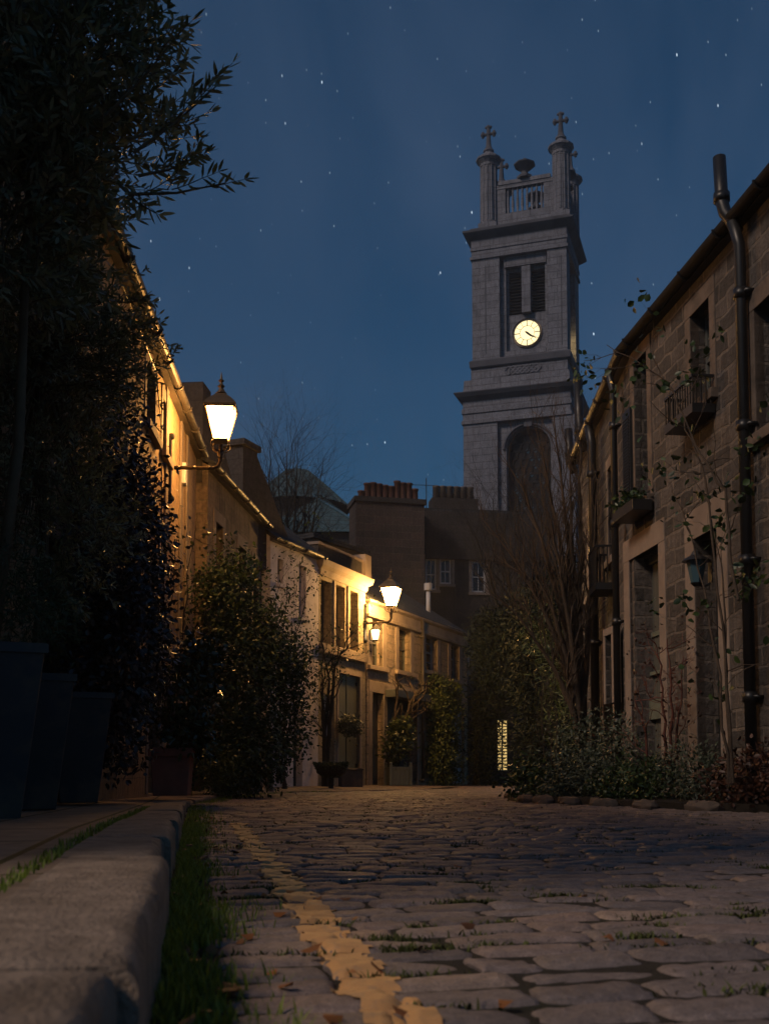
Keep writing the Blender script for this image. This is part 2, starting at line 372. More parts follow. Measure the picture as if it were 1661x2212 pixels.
b=MB(); 
x_=[-6+.15*i for i in range(148)]; y_=[-1+.15*i for i in range(260)]
b.v=[(x,y,-.0103+.012*math.sin(x*1.3+.7)*math.sin(y*.9)+.006*math.sin(x*3.1+y*2.2)) for y in y_ for x in x_]; b.t=[.5]*len(b.v)
b.f=[(j*148+i,j*148+i+1,j*148+i+149,j*148+i+148) for j in range(259) for i in range(147)]
tag(b.build('road_bed',M['mossbed'],None,True),kind='structure')
rng=np.random.default_rng(7)
def hf(x,y): return .012*math.sin(x*1.3+.7)*math.sin(y*.9)+.006*math.sin(x*3.1+y*2.2)
SV=[];SF=[];ST=[]; LV=[];LF=[]
v=.25; row=0; gaps=[]
def sett(x0,x1,v0,v1,nu,nv,tint,line):
    zt=rng.normal()*.0020; tu=rng.normal()*.0035; tv=rng.normal()*.0035; j=rng.normal(size=8)*.006
    exp_=3.0+rng.random()*2; drop=.008+.006*rng.random()
    cxm,cvm=(x0+x1)/2,(v0+v1)/2; hx,hv=(x1-x0)/2,(v1-v0)/2
    ph=rng.random()*6
    def pt(a,b_):
        ra=a*(1-.025*abs(b_)**8); rb=b_*(1-.05*abs(a)**8)
        wv=cxm+ra*hx+.004*math.sin(3*b_+ph); vv=cvm+rb*hv+.006*math.sin(2.5*a+ph)
        p=K0+KD*vv+KN*wv
        z=zt+tu*a+tv*b_-drop*(.12*(a*a)**2+.62*(b_*b_)+.9*abs(b_)**(exp_*4)+.9*abs(a)**(exp_*6))+.0025*math.sin(9*a*hx/.1+ph)*math.cos(7*b_+ph)
        return (p.x,p.y,z+hf(p.x,p.y))
    base=len(SV)
    for i in range(nv+1):
        for k in range(nu+1): SV.append(pt(math.sin(PI/2*(-1+2*k/nu)),math.sin(PI/2*(-1+2*i/nv)))); ST.append(tint)
    for i in range(nv):
        for k in range(nu):
            a=base+i*(nu+1)+k; SF.append((a,a+1,a+nu+2,a+nu+1))
    rim=[base+k for k in range(nu+1)]+[base+i*(nu+1)+nu for i in range(1,nv+1)]+[base+nv*(nu+1)+k for k in range(nu-1,-1,-1)]+[base+i*(nu+1) for i in range(nv-1,0,-1)]
    lb=len(SV)
    for q in rim: p=SV[q]; SV.append(p); ST.append(.1)
    for q in rim: p=SV[q]; SV.append((p[0],p[1],-.035)); ST.append(.1)
    m=len(rim)
    for i in range(m): SF.append((lb+i,lb+m+i,lb+m+(i+1)%m,lb+(i+1)%m))
    if line:
        nn,mm=max(4,int((x1-x0)/.012)),max(4,int((v1-v0)/.012)); ids={}
        for i in range(mm):
            for k in range(nn):
                wv=x0+(k+.5)/nn*(x1-x0); vv=v0+(i+.5)/mm*(v1-v0)
                a0=.312+.004*vv+.010*math.sin(vv*9+1)+.008*math.sin(vv*31)+.004*math.sin(row*7.1); a1=a0+.100+.010*math.sin(vv*13+2)+.005*math.sin(row*3.7)+.008*math.sin(vv*57)
                if vv>7.9 or not(a0<wv<a1): continue
                a=-1+2*(k+.5)/nn;b_=-1+2*(i+.5)/mm
                if abs(b_)>.97 and rng.random()<.25: continue
                f=[]
                for (di,dk) in ((0,0),(0,1),(1,1),(1,0)):
                    key=(i+di,k+dk)
                    if key not in ids:
                        q=pt(-1+2*(k+dk)/nn,-1+2*(i+di)/mm); ids[key]=len(LV); LV.append((q[0],q[1],q[2]+.003))
                    f.append(ids[key])
                LF.append(f)
while v<30:
    rh=.122+.036*rng.random(); wv=-.02-.2*rng.random()*0 if v<10 else -4.5+.2*rng.random()
    near=v<6
    if v<10: wv=.10+.03*rng.random()
    while wv<9.5:
        L=(.18+.15*rng.random()) if rng.random()<.88 else .13
        c=K0+KD*(v+rh/2)+KN*(wv+L/2)
        ok=c.x>kx(c.y)+.07 and abs(c.x)<.45*c.y+1.2 and not(c.y>24 and c.x< -0.2+(c.y-27.7)*.45) 
        if ok:
            nu,nv=((10,8) if v<3.5 else (7,6) if near else (5,5) if v<14 else (4,3))
            sett(wv+.0035,wv+L-.0035,v+.0035,v+rh-.0035,nu,nv,float(np.clip(rng.normal()*.22+.5,0,1)),(v<8 and wv<.55))
            if v<15 and rng.random()<.42: gaps.append((c+KN*(rng.normal()*.06)-KD*(rh*.5),v))
        wv+=L
    v+=rh; row+=1
o=npmesh('road',SV,SF,M['setts'],None,ST,True); tag(o,kind='structure')
for i in range(260):
    q=[]
    for vv,sgn in ((i*.03,0),(i*.03,1),(i*.03+.031,1),(i*.03+.031,0)):
        wv=.318+.004*vv+.008*math.sin(vv*17)+sgn*(.088+.008*math.sin(vv*23)); p=K0+KD*vv+KN*wv; q.append(len(LV)); LV.append((p.x,p.y,-.0065+hf(p.x,p.y)))
    LF.append(q)
o=npmesh('yellow_line',LV,LF,M['paint'],None,None,True); tag(o,kind='structure')
# kerb stones, one row, part of the setting
mb=MB(); y=-1.2; kr=np.random.default_rng(3)
while y<24:
    L=.62+.35*kr.random() if y>3.3 else (1.15 if y<1 else .75)
    y1=min(y+L,24.4); a=Vector((kx(y),y,0)); c=Vector((kx(y1),y1,0)); d=(c-a).normalized(); nn=Vector((-d.y,d.x,0))
    jz=kr.normal()*.004; jo=kr.normal()*.008; wd=.215
    n_=7; prof=[(0.0,-.06),(.0,kz(y)-.028),(-.006,kz(y)-.012),(-.018,kz(y)-.003),(-.035,kz(y)),(-wd,kz(y)+.002),(-wd,-.06)]
    vs=[];fs=[]; segs=16
    for i in range(segs+1):
        t=i/segs; e=.006 if i in (0,segs) else 0; p=a.lerp(c,.004/L+t*(1-.008/L))
        zz=kz(y+(y1-y)*t)-kz(y)
        for q,(ox,oz) in enumerate(prof):
            wob=.003*math.sin(11*(y+t*L)+q*.5)+kr.normal()*.0006 if q in(1,2,3) else 0
            pp=p-nn*(ox+jo+wob+(e if q<4 else 0)); vs.append((pp.x,pp.y,(oz+jz+zz-e+kr.normal()*.0007) if oz>0 else oz))
    for i in range(segs):
        for q in range(6): fs.append((i*7+q,i*7+q+1,(i+1)*7+q+1,(i+1)*7+q))
    fs.append(tuple(range(7))); fs.append(tuple(segs*7+q for q in range(6,-1,-1)))
    mb.add(vs,fs); y=y1
ko=tag(mb.build('kerb',M['kerbst'],None,True),kind='structure'); ko.data.set_sharp_from_angle(angle=R(40))
mb=MB(); ys=[-1.5+.5*i for i in range(63)]
for y0,y1 in zip(ys[:-1],ys[1:]):
    def pr(y): return (kx(y)-.12,y,kz(y)-.007),(-4.6 if y<22.4 else max(-4.6,kx(y)-5),y,.12)
    a,b_=pr(y0);c,d=pr(y1); mid0=tuple((np.array(a)*.5+np.array(b_)*.5)); mb.quad(b_,a,c,d)
tag(mb.build('pavement',M['flags']),kind='structure')
# grass along the kerb, moss tufts, fallen leaves
def blades(name,P,hh,ww,m,seed,kind='stuff',lean=.5):
    r=np.random.default_rng(seed); P=np.asarray(P,float); n=len(P)
    a=r.random(n)*2*PI; d=np.stack([np.cos(a),np.sin(a),np.zeros(n)],1); s=np.stack([-np.sin(a),np.cos(a),np.zeros(n)],1)
    h=(hh*(.4+.9*r.random(n)))[:,None]; le=(lean*(.3+r.random(n)))[:,None]*h; w_=(ww*(.6+.8*r.random(n)))[:,None]; z=np.array([0,0,1.])
    V=np.stack([P-s*w_,P+s*w_,P+z*h*.6+d*le*.4+s*w_*.7,P+z*h*.6+d*le*.4-s*w_*.7,P+z*h+d*le+s*w_*.1,P+z*h+d*le-s*w_*.1],1).reshape(-1,3)
    b=np.arange(n)[:,None]*6; Q=np.concatenate([b+np.array([[0,1,2,3]]),b+np.array([[3,2,4,5]])],0)
    return tag(npmesh(name,V,Q,m,None,np.repeat(r.random(n),6)),kind=kind)
P=[]
for i in range(17000):
    yy=.35+7.5*rng.random()**1.35; wd=.14*(1+.5*math.sin(yy*5)+.35*math.sin(yy*13+1)); 
    p=K0+KD*yy+KN*(.012+abs(rng.normal())*.45*wd+.02*rng.random()); P.append((p.x,p.y,-.02))
for i in range(2600):
    yy=7+14*rng.random(); P.append((kx(yy)+.03+abs(rng.normal())*.12,yy,-.01))
blades('verge_grass',P,.040,.0028,M['grass'],5)
P=[]
for i in range(1500):      # joint between kerb and flags
    yy=.3+8*rng.random(); p=K0+KD*yy-KN*(.232+abs(rng.normal())*.022); P.append((p.x,p.y,kz(yy)-.008))
blades('joint_moss',P,.018,.0025,M['grass'],6)
P=[]
for c,vv in gaps:
    if rng.random()<.25: continue
    k=int(40+rng.random()**3*420) if vv<4 else int(14+rng.random()*40); sp=.015+.040*rng.random()
    for i in range(k): P.append((c.x+rng.normal()*sp*1.5,c.y+rng.normal()*sp*.38,-.011+hf(c.x,c.y)))
blades('sett_moss',P,.015,.0028,M['moss'],8,lean=1.1)
Pl=[]
for i in range(150):
    yy=.5+9*rng.random()**1.3; p=K0+KD*yy+KN*(.03+abs(rng.normal())*(.16 if rng.random()<.75 else .8)); Pl.append((p.x,p.y,.006+hf(p.x,p.y)+.01*rng.random()))
n=len(Pl); D=nrm(np.c_[rng.normal(size=(n,2)),rng.normal(size=n)*.2]); N=nrm(np.c_[rng.normal(size=(n,2))*.35,np.ones(n)])
tag(leafmesh('fallen_leaves',Pl,D,N,.03+.02*rng.random(n),.018+.012*rng.random(n),rng.random(n),M['litter'],curl=.3),kind='stuff')
# planting bed on the right
bd=[(4.4,9.2),(3.35,10.1),(2.75,10.9),(2.2,12.1),(1.85,13.2),(1.80,14.6),(1.95,16.4),(2.5,19),(3.4,22),(6,22),(6,9.2)]
mb=MB(); n=len(bd); mb.add([(x,y,-.03) for x,y in bd]+[(x+.04,y,.07) for x,y in bd]+[(4.2,14,.16)],[(i,(i+1)%n,n+(i+1)%n,n+i) for i in range(n)]+[(n+i,n+(i+1)%n,2*n) for i in range(n)])
tag(mb.build('planting_bed',M['soil']),kind='structure')
# ------------------------------------------------------------------ facades
class Fac:
    """A is the left end seen from the front, B the right end; local x runs along the front, +y goes into the house"""
    def __init__(s,name,label,cat,A,B,group=None):
        s.A=Vector((A[0],A[1],0)); d=Vector((B[0]-A[0],B[1]-A[1],0)); s.L=d.length; s.u=d/s.L; s.rz=math.atan2(s.u.y,s.u.x)
        s.inn=Vector((-s.u.y,s.u.x,0)); s.root=thing(name,label,cat,s.A,s.rz,group)
    def px(s,px,py,o=0.0):
        r=ray(px,py); q=s.A+s.inn*o; t=(q-Vector((0,0,HC))).dot(s.inn)/r.dot(s.inn); p=Vector((0,0,HC))+r*t
        return (p-s.A).dot(s.u),p.z
    def rect(s,x0,x1,y0,y1,floor=None):
        a=s.px(x0,y0);b_=s.px(x1,y0);c=s.px(x0,y1);d=s.px(x1,y1)
        s0=(a[0]+c[0])/2;s1=(b_[0]+d[0])/2; s0,s1=min(s0,s1),max(s0,s1)
        return [s0,s1,(c[1]+d[1])/2 if floor is None else floor,(a[1]+b_[1])/2]
    def w(s,x,y,z): return s.A+s.u*x+s.inn*y+Vector((0,0,z))
    def shell(s,z1,ops,m,D=5.0,rev=.2,pitch=35,roofm='slate',z0=-.05,over=.14,name='wall',roof=True,flat=False):
        mb=MB(); L=s.L
        xs=sorted({0,L,*[q for o in ops for q in o[:2]]}); zs=sorted({z0,z1,*[q for o in ops for q in o[2:4]]})
        xs=[x for x in xs if 0<=x<=L]; zs=[z for z in zs if z0<=z<=z1]
        for a,b_ in zip(xs[:-1],xs[1:]):
            for c,d in zip(zs[:-1],zs[1:]):
                mx,mz=(a+b_)/2,(c+d)/2
                if any(o[0]<mx<o[1] and o[2]<mz<o[3] for o in ops): continue
                mb.quad((a,0,c),(b_,0,c),(b_,0,d),(a,0,d))
        for x0,x1,a,b_ in [o[:4] for o in ops]:
            mb.quad((x0,0,a),(x0,0,b_),(x0,rev,b_),(x0,rev,a)); mb.quad((x1,0,b_),(x1,0,a),(x1,rev,a),(x1,rev,b_))
            mb.quad((x0,0,b_),(x1,0,b_),(x1,rev,b_),(x0,rev,b_)); mb.quad((x0,0,a),(x0,rev,a),(x1,rev,a),(x1,0,a))
        rh=math.tan(R(pitch))*D/2 if not flat else 0
        mb.quad((0,D,z0),(0,0,z0),(0,0,z1),(0,D,z1)); mb.quad((L,0,z0),(L,D,z0),(L,D,z1),(L,0,z1)); mb.quad((L,D,z0),(0,D,z0),(0,D,z1),(L,D,z1))
        if rh: mb.add([(0,0,z1),(0,D,z1),(0,D/2,z1+rh)],[(0,2,1)]); mb.add([(L,0,z1),(L,D,z1),(L,D/2,z1+rh)],[(0,1,2)])
        mb.build(name,m,s.root)
        if roof:
            r=MB(); e=over; t=math.tan(R(pitch))
            if flat: r.box(-.02,L+.02,.0,D+.05,z1+.003,z1+.12)
            else:
                pts=[(-e,z1-e*t+.03),(D/2,z1+rh+.03),(D+e,z1-e*t+.03),(D+e,z1-e*t+.10),(D/2,z1+rh+.11),(-e,z1-e*t+.10)]
                vs=[(x,y,z) for x in (-.05,L+.05) for y,z in pts]
                r.add(vs,[(0,1,7,6),(1,2,8,7),(2,3,9,8),(3,4,10,9),(4,5,11,10),(5,0,6,11),(5,4,1,0),(4,3,2,1),(6,7,10,11),(7,8,9,10)])
            r.build('roof',M[roofm],s.root)
    def box(s,name,m,x0,x1,y0,y1,z0,z1,parent=None,bevel=0):
        return MB().box(x0,x1,y0,y1,z0,z1).build(name,M[m],parent or s.root,bevel=bevel)
    def surround(s,o,m='margin',wd=.14,pr=.014,bottom=True,name='window_surround'):
        x0,x1,a,b_=o[:4]; mb=MB(); mb.box(x0-wd,x0,-pr,.10,a,b_); mb.box(x1,x1+wd,-pr,.10,a,b_); mb.box(x0-wd,x1+wd,-pr-.002,.10,b_,b_+wd*1.3)
        if bottom: mb.box(x0-wd-.03,x1+wd+.03,-pr-.07,.10,a-.11,a)
        return mb.build(name,M[m],s.root,bevel=.006)
    def window(s,o,cols=2,rows=2,m='frame',rec=.13,bar=.022,fr=.05,glass='glass',split=True):
        x0,x1,a,b_=o[:4]; mb=MB(); y0,y1=rec,rec+.06
        mb.box(x0,x0+fr,y0,y1,a,b_); mb.box(x1-fr,x1,y0,y1,a,b_); mb.box(x0+fr,x1-fr,y0,y1,a,a+fr*1.3); mb.box(x0+fr,x1-fr,y0,y1,b_-fr,b_)
        if split: mb.box(x0+fr,x1-fr,y0-.012,y1-.01,(a+b_)/2-.022,(a+b_)/2+.022)
        for i in range(1,cols): x=x0+(x1-x0)*i/cols; mb.box(x-bar/2,x+bar/2,y0+.012,y1-.012,a+fr*1.3,b_-fr)
        for i in range(1,rows):
            if split and abs(i/rows-.5)<.01: continue
            z=a+(b_-a)*i/rows; mb.box(x0+fr,x1-fr,y0+.014,y1-.014,z-bar/2,z+bar/2)
        f=mb.build('window',M[m],s.root)
        MB().box(x0+fr*.5,x1-fr*.5,y1-.022,y1-.016,a+.02,b_-.02).build('pane',M[glass],f)
        return f
    def door(s,o,m='door',rec=.16,panels=True,name='door',leaf=1):
        x0,x1,a,b_=o[:4]; mb=MB(); mb.box(x0,x1,rec,rec+.06,a,b_)
        d=mb.build(name,M[m],s.root)
        k=MB()
        for i in range(1,leaf):
            x=x0+(x1-x0)*i/leaf; k.box(x-.02,x+.02,rec-.02,rec-.002,a,b_)
        if panels:
            w_=(x1-x0)
            for (zz0,zz1) in ((.06,.4),(.45,.9)):
                for (c0,c1) in ((.12,.46),(.54,.88)):
                    k.box(x0+w_*c0,x0+w_*c1,rec-.016,rec-.002,a+(b_-a)*zz0,a+(b_-a)*zz1)
        if k.v: k.build('door_panel',M[m],d)
        h=MB(); h.ball((x1-.12,rec-.05,a+1.0),.03); h.build('handle',M['brass'],d,True)
        return d
    def gutter(s,z,o=-.15,r=.062,m='gutter',x0=-.05,x1=None):
        x1=s.L+.05 if x1 is None else x1; mb=MB(); n=9
        vs=[];fs=[]
        for x in (x0,x1):
            for rr in (r,r-.008):
                for k in range(n): a=PI+PI*k/(n-1); vs.append((x,o+rr*math.cos(a),z+rr*math.sin(a)))
        for k in range(n-1): fs+=[(k,k+1,2*n+k+1,2*n+k),(n+k,3*n+k,3*n+k+1,n+k+1)]
        fs+=[(0,2*n,3*n,n),(n-1,2*n-1,4*n-1,3*n-1)]
        mb.add(vs,fs)
        x=x0+.4
        while x<x1:
            mb.tube([(x,o+(r+.012)*math.cos(PI+PI*k/8),z+(r+.012)*math.sin(PI+PI*k/8)) for k in range(9)],.013,5); x+=.95
        mb.box(x0,x1,-.10,-.004,z-.07,z+.03)
        return mb.build('gutter',M[m],s.root,False)
    def pipe(s,pts,r=.05,m='iron',name='downpipe',rings=True):
        mb=MB(); mb.tube(pts,r,10)
        if rings:
            for i in range(len(pts)-1):
                a,b_=Vector(pts[i]),Vector(pts[i+1]); L=(b_-a).length; k=.5
                if abs((b_-a).normalized().z)<.9: continue
                while k<L:
                    p=a.lerp(b_,k/L); mb.lathe([(r*1.28,-.05),(r*1.28,.05)],p,10); mb.box(p.x-r*2,p.x+r*2,p.y+.0,.0 if p.y<0 else p.y+.02,p.z-.015,p.z+.015); k+=1.35
        return mb.build(name,M[m],s.root,True)
GZ=.1
# --- first left house (lamp on its front)
E1=5.8
L1=Fac('stone_house','warm sandstone mews house carrying the large lit wall lantern, steep gutter in the left foreground','house',(-2.34,1.2),(-3.20,18.2))
o1=[L1.rect(316,335,795,930),L1.rect(351,361,868,985),[7.1,8.0,3.4,4.9],[7.3,8.4,.1,2.3],[12.5,13.4,.1,2.3]]
L1.shell(E1,o1,M['sand'],rev=.22)
for o in o1[:3]: L1.surround(o,'margind',.13); L1.window(o,2,4,'framed')
for o in o1[3:]: L1.surround(o,'margind',.16,bottom=False,name='door_surround'); L1.door(o)
L1.gutter(E1-.03)
mb=MB()
for x in (13.5,15.0,15.7): mb.box(x,x+.22,-.03,.0,.1,E1-.1)
mb.build('pilaster',M['margind'],L1.root,bevel=.01)
s_,z_=L1.px(391,1024); L1.box('alarm_box','frame',s_-.10,s_+.10,-.09,-.003,z_-.17,z_+.16,bevel=.02)
mb=MB(); mb.tube([(10.1,-.02,E1-.16),(12.6,-.02,E1-.25),(13.1,-.02,E1-.9),(13.35,-.02,2.2)],.008,5); mb.build('cable',M['iron'],L1.root)
# --- second left house
L2=Fac('rubble_house','dark sooty rubble house with a black gutter between the lantern house and the white house','house',(-3.0,18.22),(-2.56,22.7))
E2=5.6
o2=[[.55,1.05,3.3,4.75],[2.3,2.85,3.2,4.7],[3.55,4.05,3.2,4.6],[1.2,2.1,.1,2.3]]
L2.shell(E2,o2,M['darkrub'],rev=.2,pitch=25)
for o in o2[:3]: L2.surround(o,'margind',.16); L2.window(o,2,4,'framed')
L2.surround(o2[3],'margind',.16,bottom=False,name='door_surround'); L2.door(o2[3])
L2.gutter(E2-.02)
c=MB(); c.box(-.02,.50,.10,.62,E2-.3,7.05); c.build('chimney',M['grimy'],L2.root)
c=MB(); c.add([(.5,y,z) for y in (.12,.55) for z in (E2-.3,6.95)]+[(2.6,y,z) for y in (.12,.55) for z in (E2-.3,5.72)],[(0,1,5,4),(2,6,7,3),(1,3,7,5),(4,5,7,6),(0,2,3,1)]); c.build('gable_skew',M['grimy'],L2.root)
# --- white rendered house
WH=Fac('white_house','pinkish white rendered house with a shiny gutter right of the big climber','house',(-2.38,22.52),(-1.50,24.62))
E3=5.3
o3=[WH.rect(600,612,1208,1262),WH.rect(646,661,1222,1335),WH.rect(634,654,1515,1700,.05)]
WH.shell(E3,o3,M['render'],rev=.2,pitch=38)
for o in o3[:2]: WH.window(o,2,3,'frame',rec=.14); WH.box('window_sill','render',o[0]-.05,o[1]+.05,-.06,.1,o[2]-.07,o[2]+.002)
WH.door(o3[2]); WH.gutter(E3-.02,r=.06)
c=MB(); c.box(-1.0,-.42,.1,3.0,4.6,7.0); c.box(-1.06,-.36,.04,3.06,7.0,7.12)
c.build('chimney',M['grimy'],WH.root)
c=MB(); c.add([(-.42,y,z) for y in (.10,.5) for z in (4.6,6.9)]+[(1.1,y,z) for y in (.10,.5) for z in (4.6,E3+.05)],[(0,1,5,4),(2,6,7,3),(1,3,7,5),(4,5,7,6),(0,2,3,1)]); c.build('gable_skew',M['grimy'],WH.root)
# --- golden ashlar house
YH=Fac('ashlar_house','golden ashlar house with three tall upper openings, a sill band and a boarded double door','house',(-1.50,24.64),(-.48,27.2))
E4=5.2
o4=[YH.rect(693,716,1255,1392),YH.rect(726,745,1266,1398),YH.rect(757,774,1278,1405),YH.rect(731,777,1458,1700,.05),YH.rect(700,722,1500,1700,.05)]
YH.shell(E4,o4,M['ashlar'],rev=.24,flat=True)
for o in o4[:3]: YH.window(o,1,3,'framed',rec=.2)
zs=(o4[0][2]+o4[2][2])/2
YH.box('sill_band','margin',.03,YH.L-.02,-.09,-.002,zs-.24,zs-.02,bevel=.012)
mb=MB(); mb.stack(0.02,YH.L-.02,-.03,.3,[(E4-.30,0),(E4-.24,.03),(E4-.16,.04),(E4-.09,.13),(E4+.02,.16),(E4+.04,.16),(E4+.07,.05)]); mb.build('cornice',M['margin'],YH.root)
mb=MB()
for a,b_ in zip(o4[:2],o4[1:3]): xm=(a[1]+b_[0])/2; mb.box(xm-.05,xm+.05,-.035,-.002,zs,E4-.32)
mb.build('pilaster',M['margin'],YH.root,bevel=.008)
d=YH.door(o4[3],'boards',.08,False,'boarded_door',2)
mb=MB()
for x in (o4[3][0]+.05,o4[3][1]-.05):
    for z in (.5,1.6,2.5): MB().box(x-.05,x+.05,.055,.078,z,z+.09).build('hinge',M['iron'],d)
YH.door(o4[4],'greydoor',.12,False)
YH.surround(o4[3],'margin',.10,bottom=False,name='door_surround')
# --- rough rubble house with the potted tree
TH=Fac('rubble_cottage','rough rubble cottage with a green awning board and a slate roof behind the second lantern','house',(-.44,27.3),(2.62,34.4))
E5=4.72
o5=[TH.rect(803,826,1336,1440),TH.rect(861,886,1352,1451),TH.rect(919,944,1368,1450),TH.rect(973,991,1378,1468),TH.rect(804,828,1497,1700,.04),TH.rect(836,901,1506,1700,.04),TH.rect(972,1003,1523,1700,.04)]
TH.shell(E5,o5,M['rubble'],rev=.26,pitch=33,over=.05,D=5.5)
for i,o in enumerate(o5[:4]): TH.surround(o,'margin',.24,.018); TH.window(o,2,4,'frame' if i>1 else 'framed',rec=.16)
TH.surround(o5[4],'margin',.22,bottom=False,name='door_surround'); TH.door(o5[4],'door')
TH.surround(o5[5],'margin',.2,bottom=False,name='door_surround'); TH.door(o5[5],'door',.22,True,'double_door',2)
TH.box('awning','framed',o5[5][0]-.15,o5[5][1]+.12,-.38,-.02,o5[5][3]-.08,o5[5][3]+.12,bevel=.01)
TH.door(o5[6],'greydoor',.1,False,'garage_door')
mb=MB(); mb.stack(.01,TH.L-.02,-.03,.25,[(E5-.42,0),(E5-.40,.05),(E5-.33,.06),(E5-.30,.02),(E5-.08,.02),(E5-.03,.10),(E5+.02,.11),(E5+.03,.02)]); mb.build('cornice',M['margin'],TH.root)
s_,z_=TH.px(906,1380); TH.pipe([(s_,-.1,E5-.02),(s_,-.1,.1)],.05,'gutter')
s_=TH.px(925,1300,.9)[0]+.6; TH.pipe([(s_-.6,.9,E5+.3),(s_-.6,.9,E5+1.35)],.07,'frame','flue',False); MB().lathe([(.13,0),(.13,.22)],(s_-.6,.9,E5+1.35),10).build('flue_cowl',M['frame'],TH.root)
# --- end house with lit blind
EH=Fac('end_house','dark end house at the bend whose only lit window glows through slats','house',(3.0,36.4),(6.8,37.6))
oe=[EH.rect(1074,1099,1553,1668)]
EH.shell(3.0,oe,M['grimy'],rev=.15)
f=EH.window(oe[0],2,1,'door',.06,.05,.04,'blindlit',False)
mb=MB(); x0,x1,a,b_=oe[0]
for k in range(17): z=a+.06+(b_-a-.1)*k/16; mb.box(x0+.03,x1-.03,.045,.060,z-.017,z+.017)
mb.build('blind',M['sagewood'],f)
# --- right foreground house (far end is its left end)
R1=Fac('squared_rubble_house','near right house of dark squared rubble with pale mortar, balcony box and tall glazed door','house',(3.27,14.1),(4.09,6.6))
E6=6.0
door1=R1.rect(1362,1426,1192,1600,.12); door2=R1.rect(1503,1553,1150,1600,.12)
o6=[R1.rect(1371,1399,770,1085),R1.rect(1492,1534,662,868),R1.rect(1631,1690,640,925),door1,door2,R1.rect(1308,1322,1372,1520)]
R1.shell(E6,o6,M['squared'],rev=.26,pitch=35,over=.06)
for o in o6[:3]: R1.surround(o,'squaredm',.15); R1.window(o,2,4,'framed',rec=.17)
R1.surround(door1,'margind',.22,bottom=False,name='door_surround'); R1.surround(door2,'margind',.26,bottom=False,name='door_surround')
R1.window(door1,2,3,'sagedark',rec=.19,fr=.09,bar=.06,glass='curtained'); R1.box('door_rail','sagedark',door1[0]+.05,door1[1]-.05,.165,.188,1.05,1.3)
R1.door(door2,'door',.24)
R1.surround(o6[5],'margind',.08,bottom=False); R1.window(o6[5],1,3,'framed')
R1.gutter(E6-.03,r=.07,m='gutterd')
s_,z_=R1.px(1345,1015); mb=MB(); ow=o6[0]
mb.box(ow[0]-.36,ow[0]-.06,-.05,-.016,ow[2]+.1,ow[3]-.55)
sh=mb.build('shutter',M['door'],R1.root)
mb=MB()
for k in range(26): z=ow[2]+.16+k*(ow[3]-ow[2]-.8)/26; mb.box(ow[0]-.33,ow[0]-.09,-.062,-.051,z,z+.022)
mb.build('slat',M['door'],sh)
def railbox(F,x0,x1,z0,z1,pr,n,name='balcony'):
    mb=MB(); mb.box(x0,x1,-pr,-.018,z0,z0+.10)
    b_=mb.build(name,M['iron'],F.root); mb=MB(); mb.box(x0,x1,-pr,-pr+.03,z1-.03,z1); mb.box(x0,x0+.03,-pr+.03,-.018,z1-.03,z1); mb.box(x1-.03,x1,-pr+.03,-.018,z1-.03,z1)
    for i in range(n): x=x0+.012+(x1-x0-.024)*i/(n-1); mb.tube([(x,-pr+.015,z0+.1),(x,-pr+.015,z1-.03)],.009,5)
    for k in (1,2,3,4): y=-pr+pr*k/5; mb.tube([(x0+.012,y,z0+.1),(x0+.012,y,z1-.03)],.009,5); mb.tube([(x1-.012,y,z0+.1),(x1-.012,y,z1-.03)],.009,5)
    mb.build('railing',M['iron'],b_); return b_
ob=o6[1]; railbox(R1,ob[0]-.16,ob[1]+.12,ob[2]-.26,ob[2]+.16,.27,12)
def pipeX(F,px,py): return F.px(px,py,-.1)[0]
sp=pipeX(R1,1603,900)
R1.pipe([(sp,-.16,E6-.1),(sp,-.09,E6-.35),(sp,-.09,.1)],.058)
mb=MB(); mb.tube([(sp-.02,-.10,E6-.2),(sp-.05,-.15,E6-.06),(sp-.08,-.20,E6+.03),(sp-.10,-.22,E6+.15),(sp-.14,-.22,E6+.64)],.066,12); mb.lathe([(.082,0),(.082,.09)],(sp-.105,-.22,E6+.15),12); mb.build('vent_pipe',M['iron'],R1.root,True)
sp=pipeX(R1,1324,1100); R1.pipe([(sp,-.15,E6-.1),(sp,-.08,E6-.4),(sp,-.08,.1)],.048)
# --- second right house
R2=Fac('right_cottage','dark stone cottage past the near right house, with a highlit gutter and basket balcony','house',(3.50,19.2),(3.27,14.12))
o7=[[1.0,1.6,3.3,4.7],[3.1,3.6,3.5,4.9],[2.4,3.3,.1,2.2]]
R2.shell(E6,o7,M['squared'],rev=.2)
for o in o7[:2]: R2.surround(o,'margind',.13); R2.window(o,2,4,'framed')
R2.surround(o7[2],'margind',.13,bottom=False,name='door_surround'); R2.door(o7[2]); R2.gutter(E6-.03,r=.065)
railbox(R2,3.0,3.7,3.0,3.65,.3,9)
sp=pipeX(R2,1281,1200); R2.pipe([(sp,-.15,E6-.1),(sp,-.1,E6-.4),(sp,-.1,.1)],.07)
for q,zz in ((pipeX(R2,1262,900)-.15,1.0),(pipeX(R2,1240,1000)-.1,.55)):
    mb=MB(); mb.tube([(q,-.08,E6-.25),(q+.02,-.16,E6-.02),(q+.02,-.19,E6+zz)],.075,10); mb.lathe([(.09,0),(.09,.1)],(q+.02,-.17,E6+.05),10)
    mb.build('vent_pipe',M['iron'],R2.root,True)
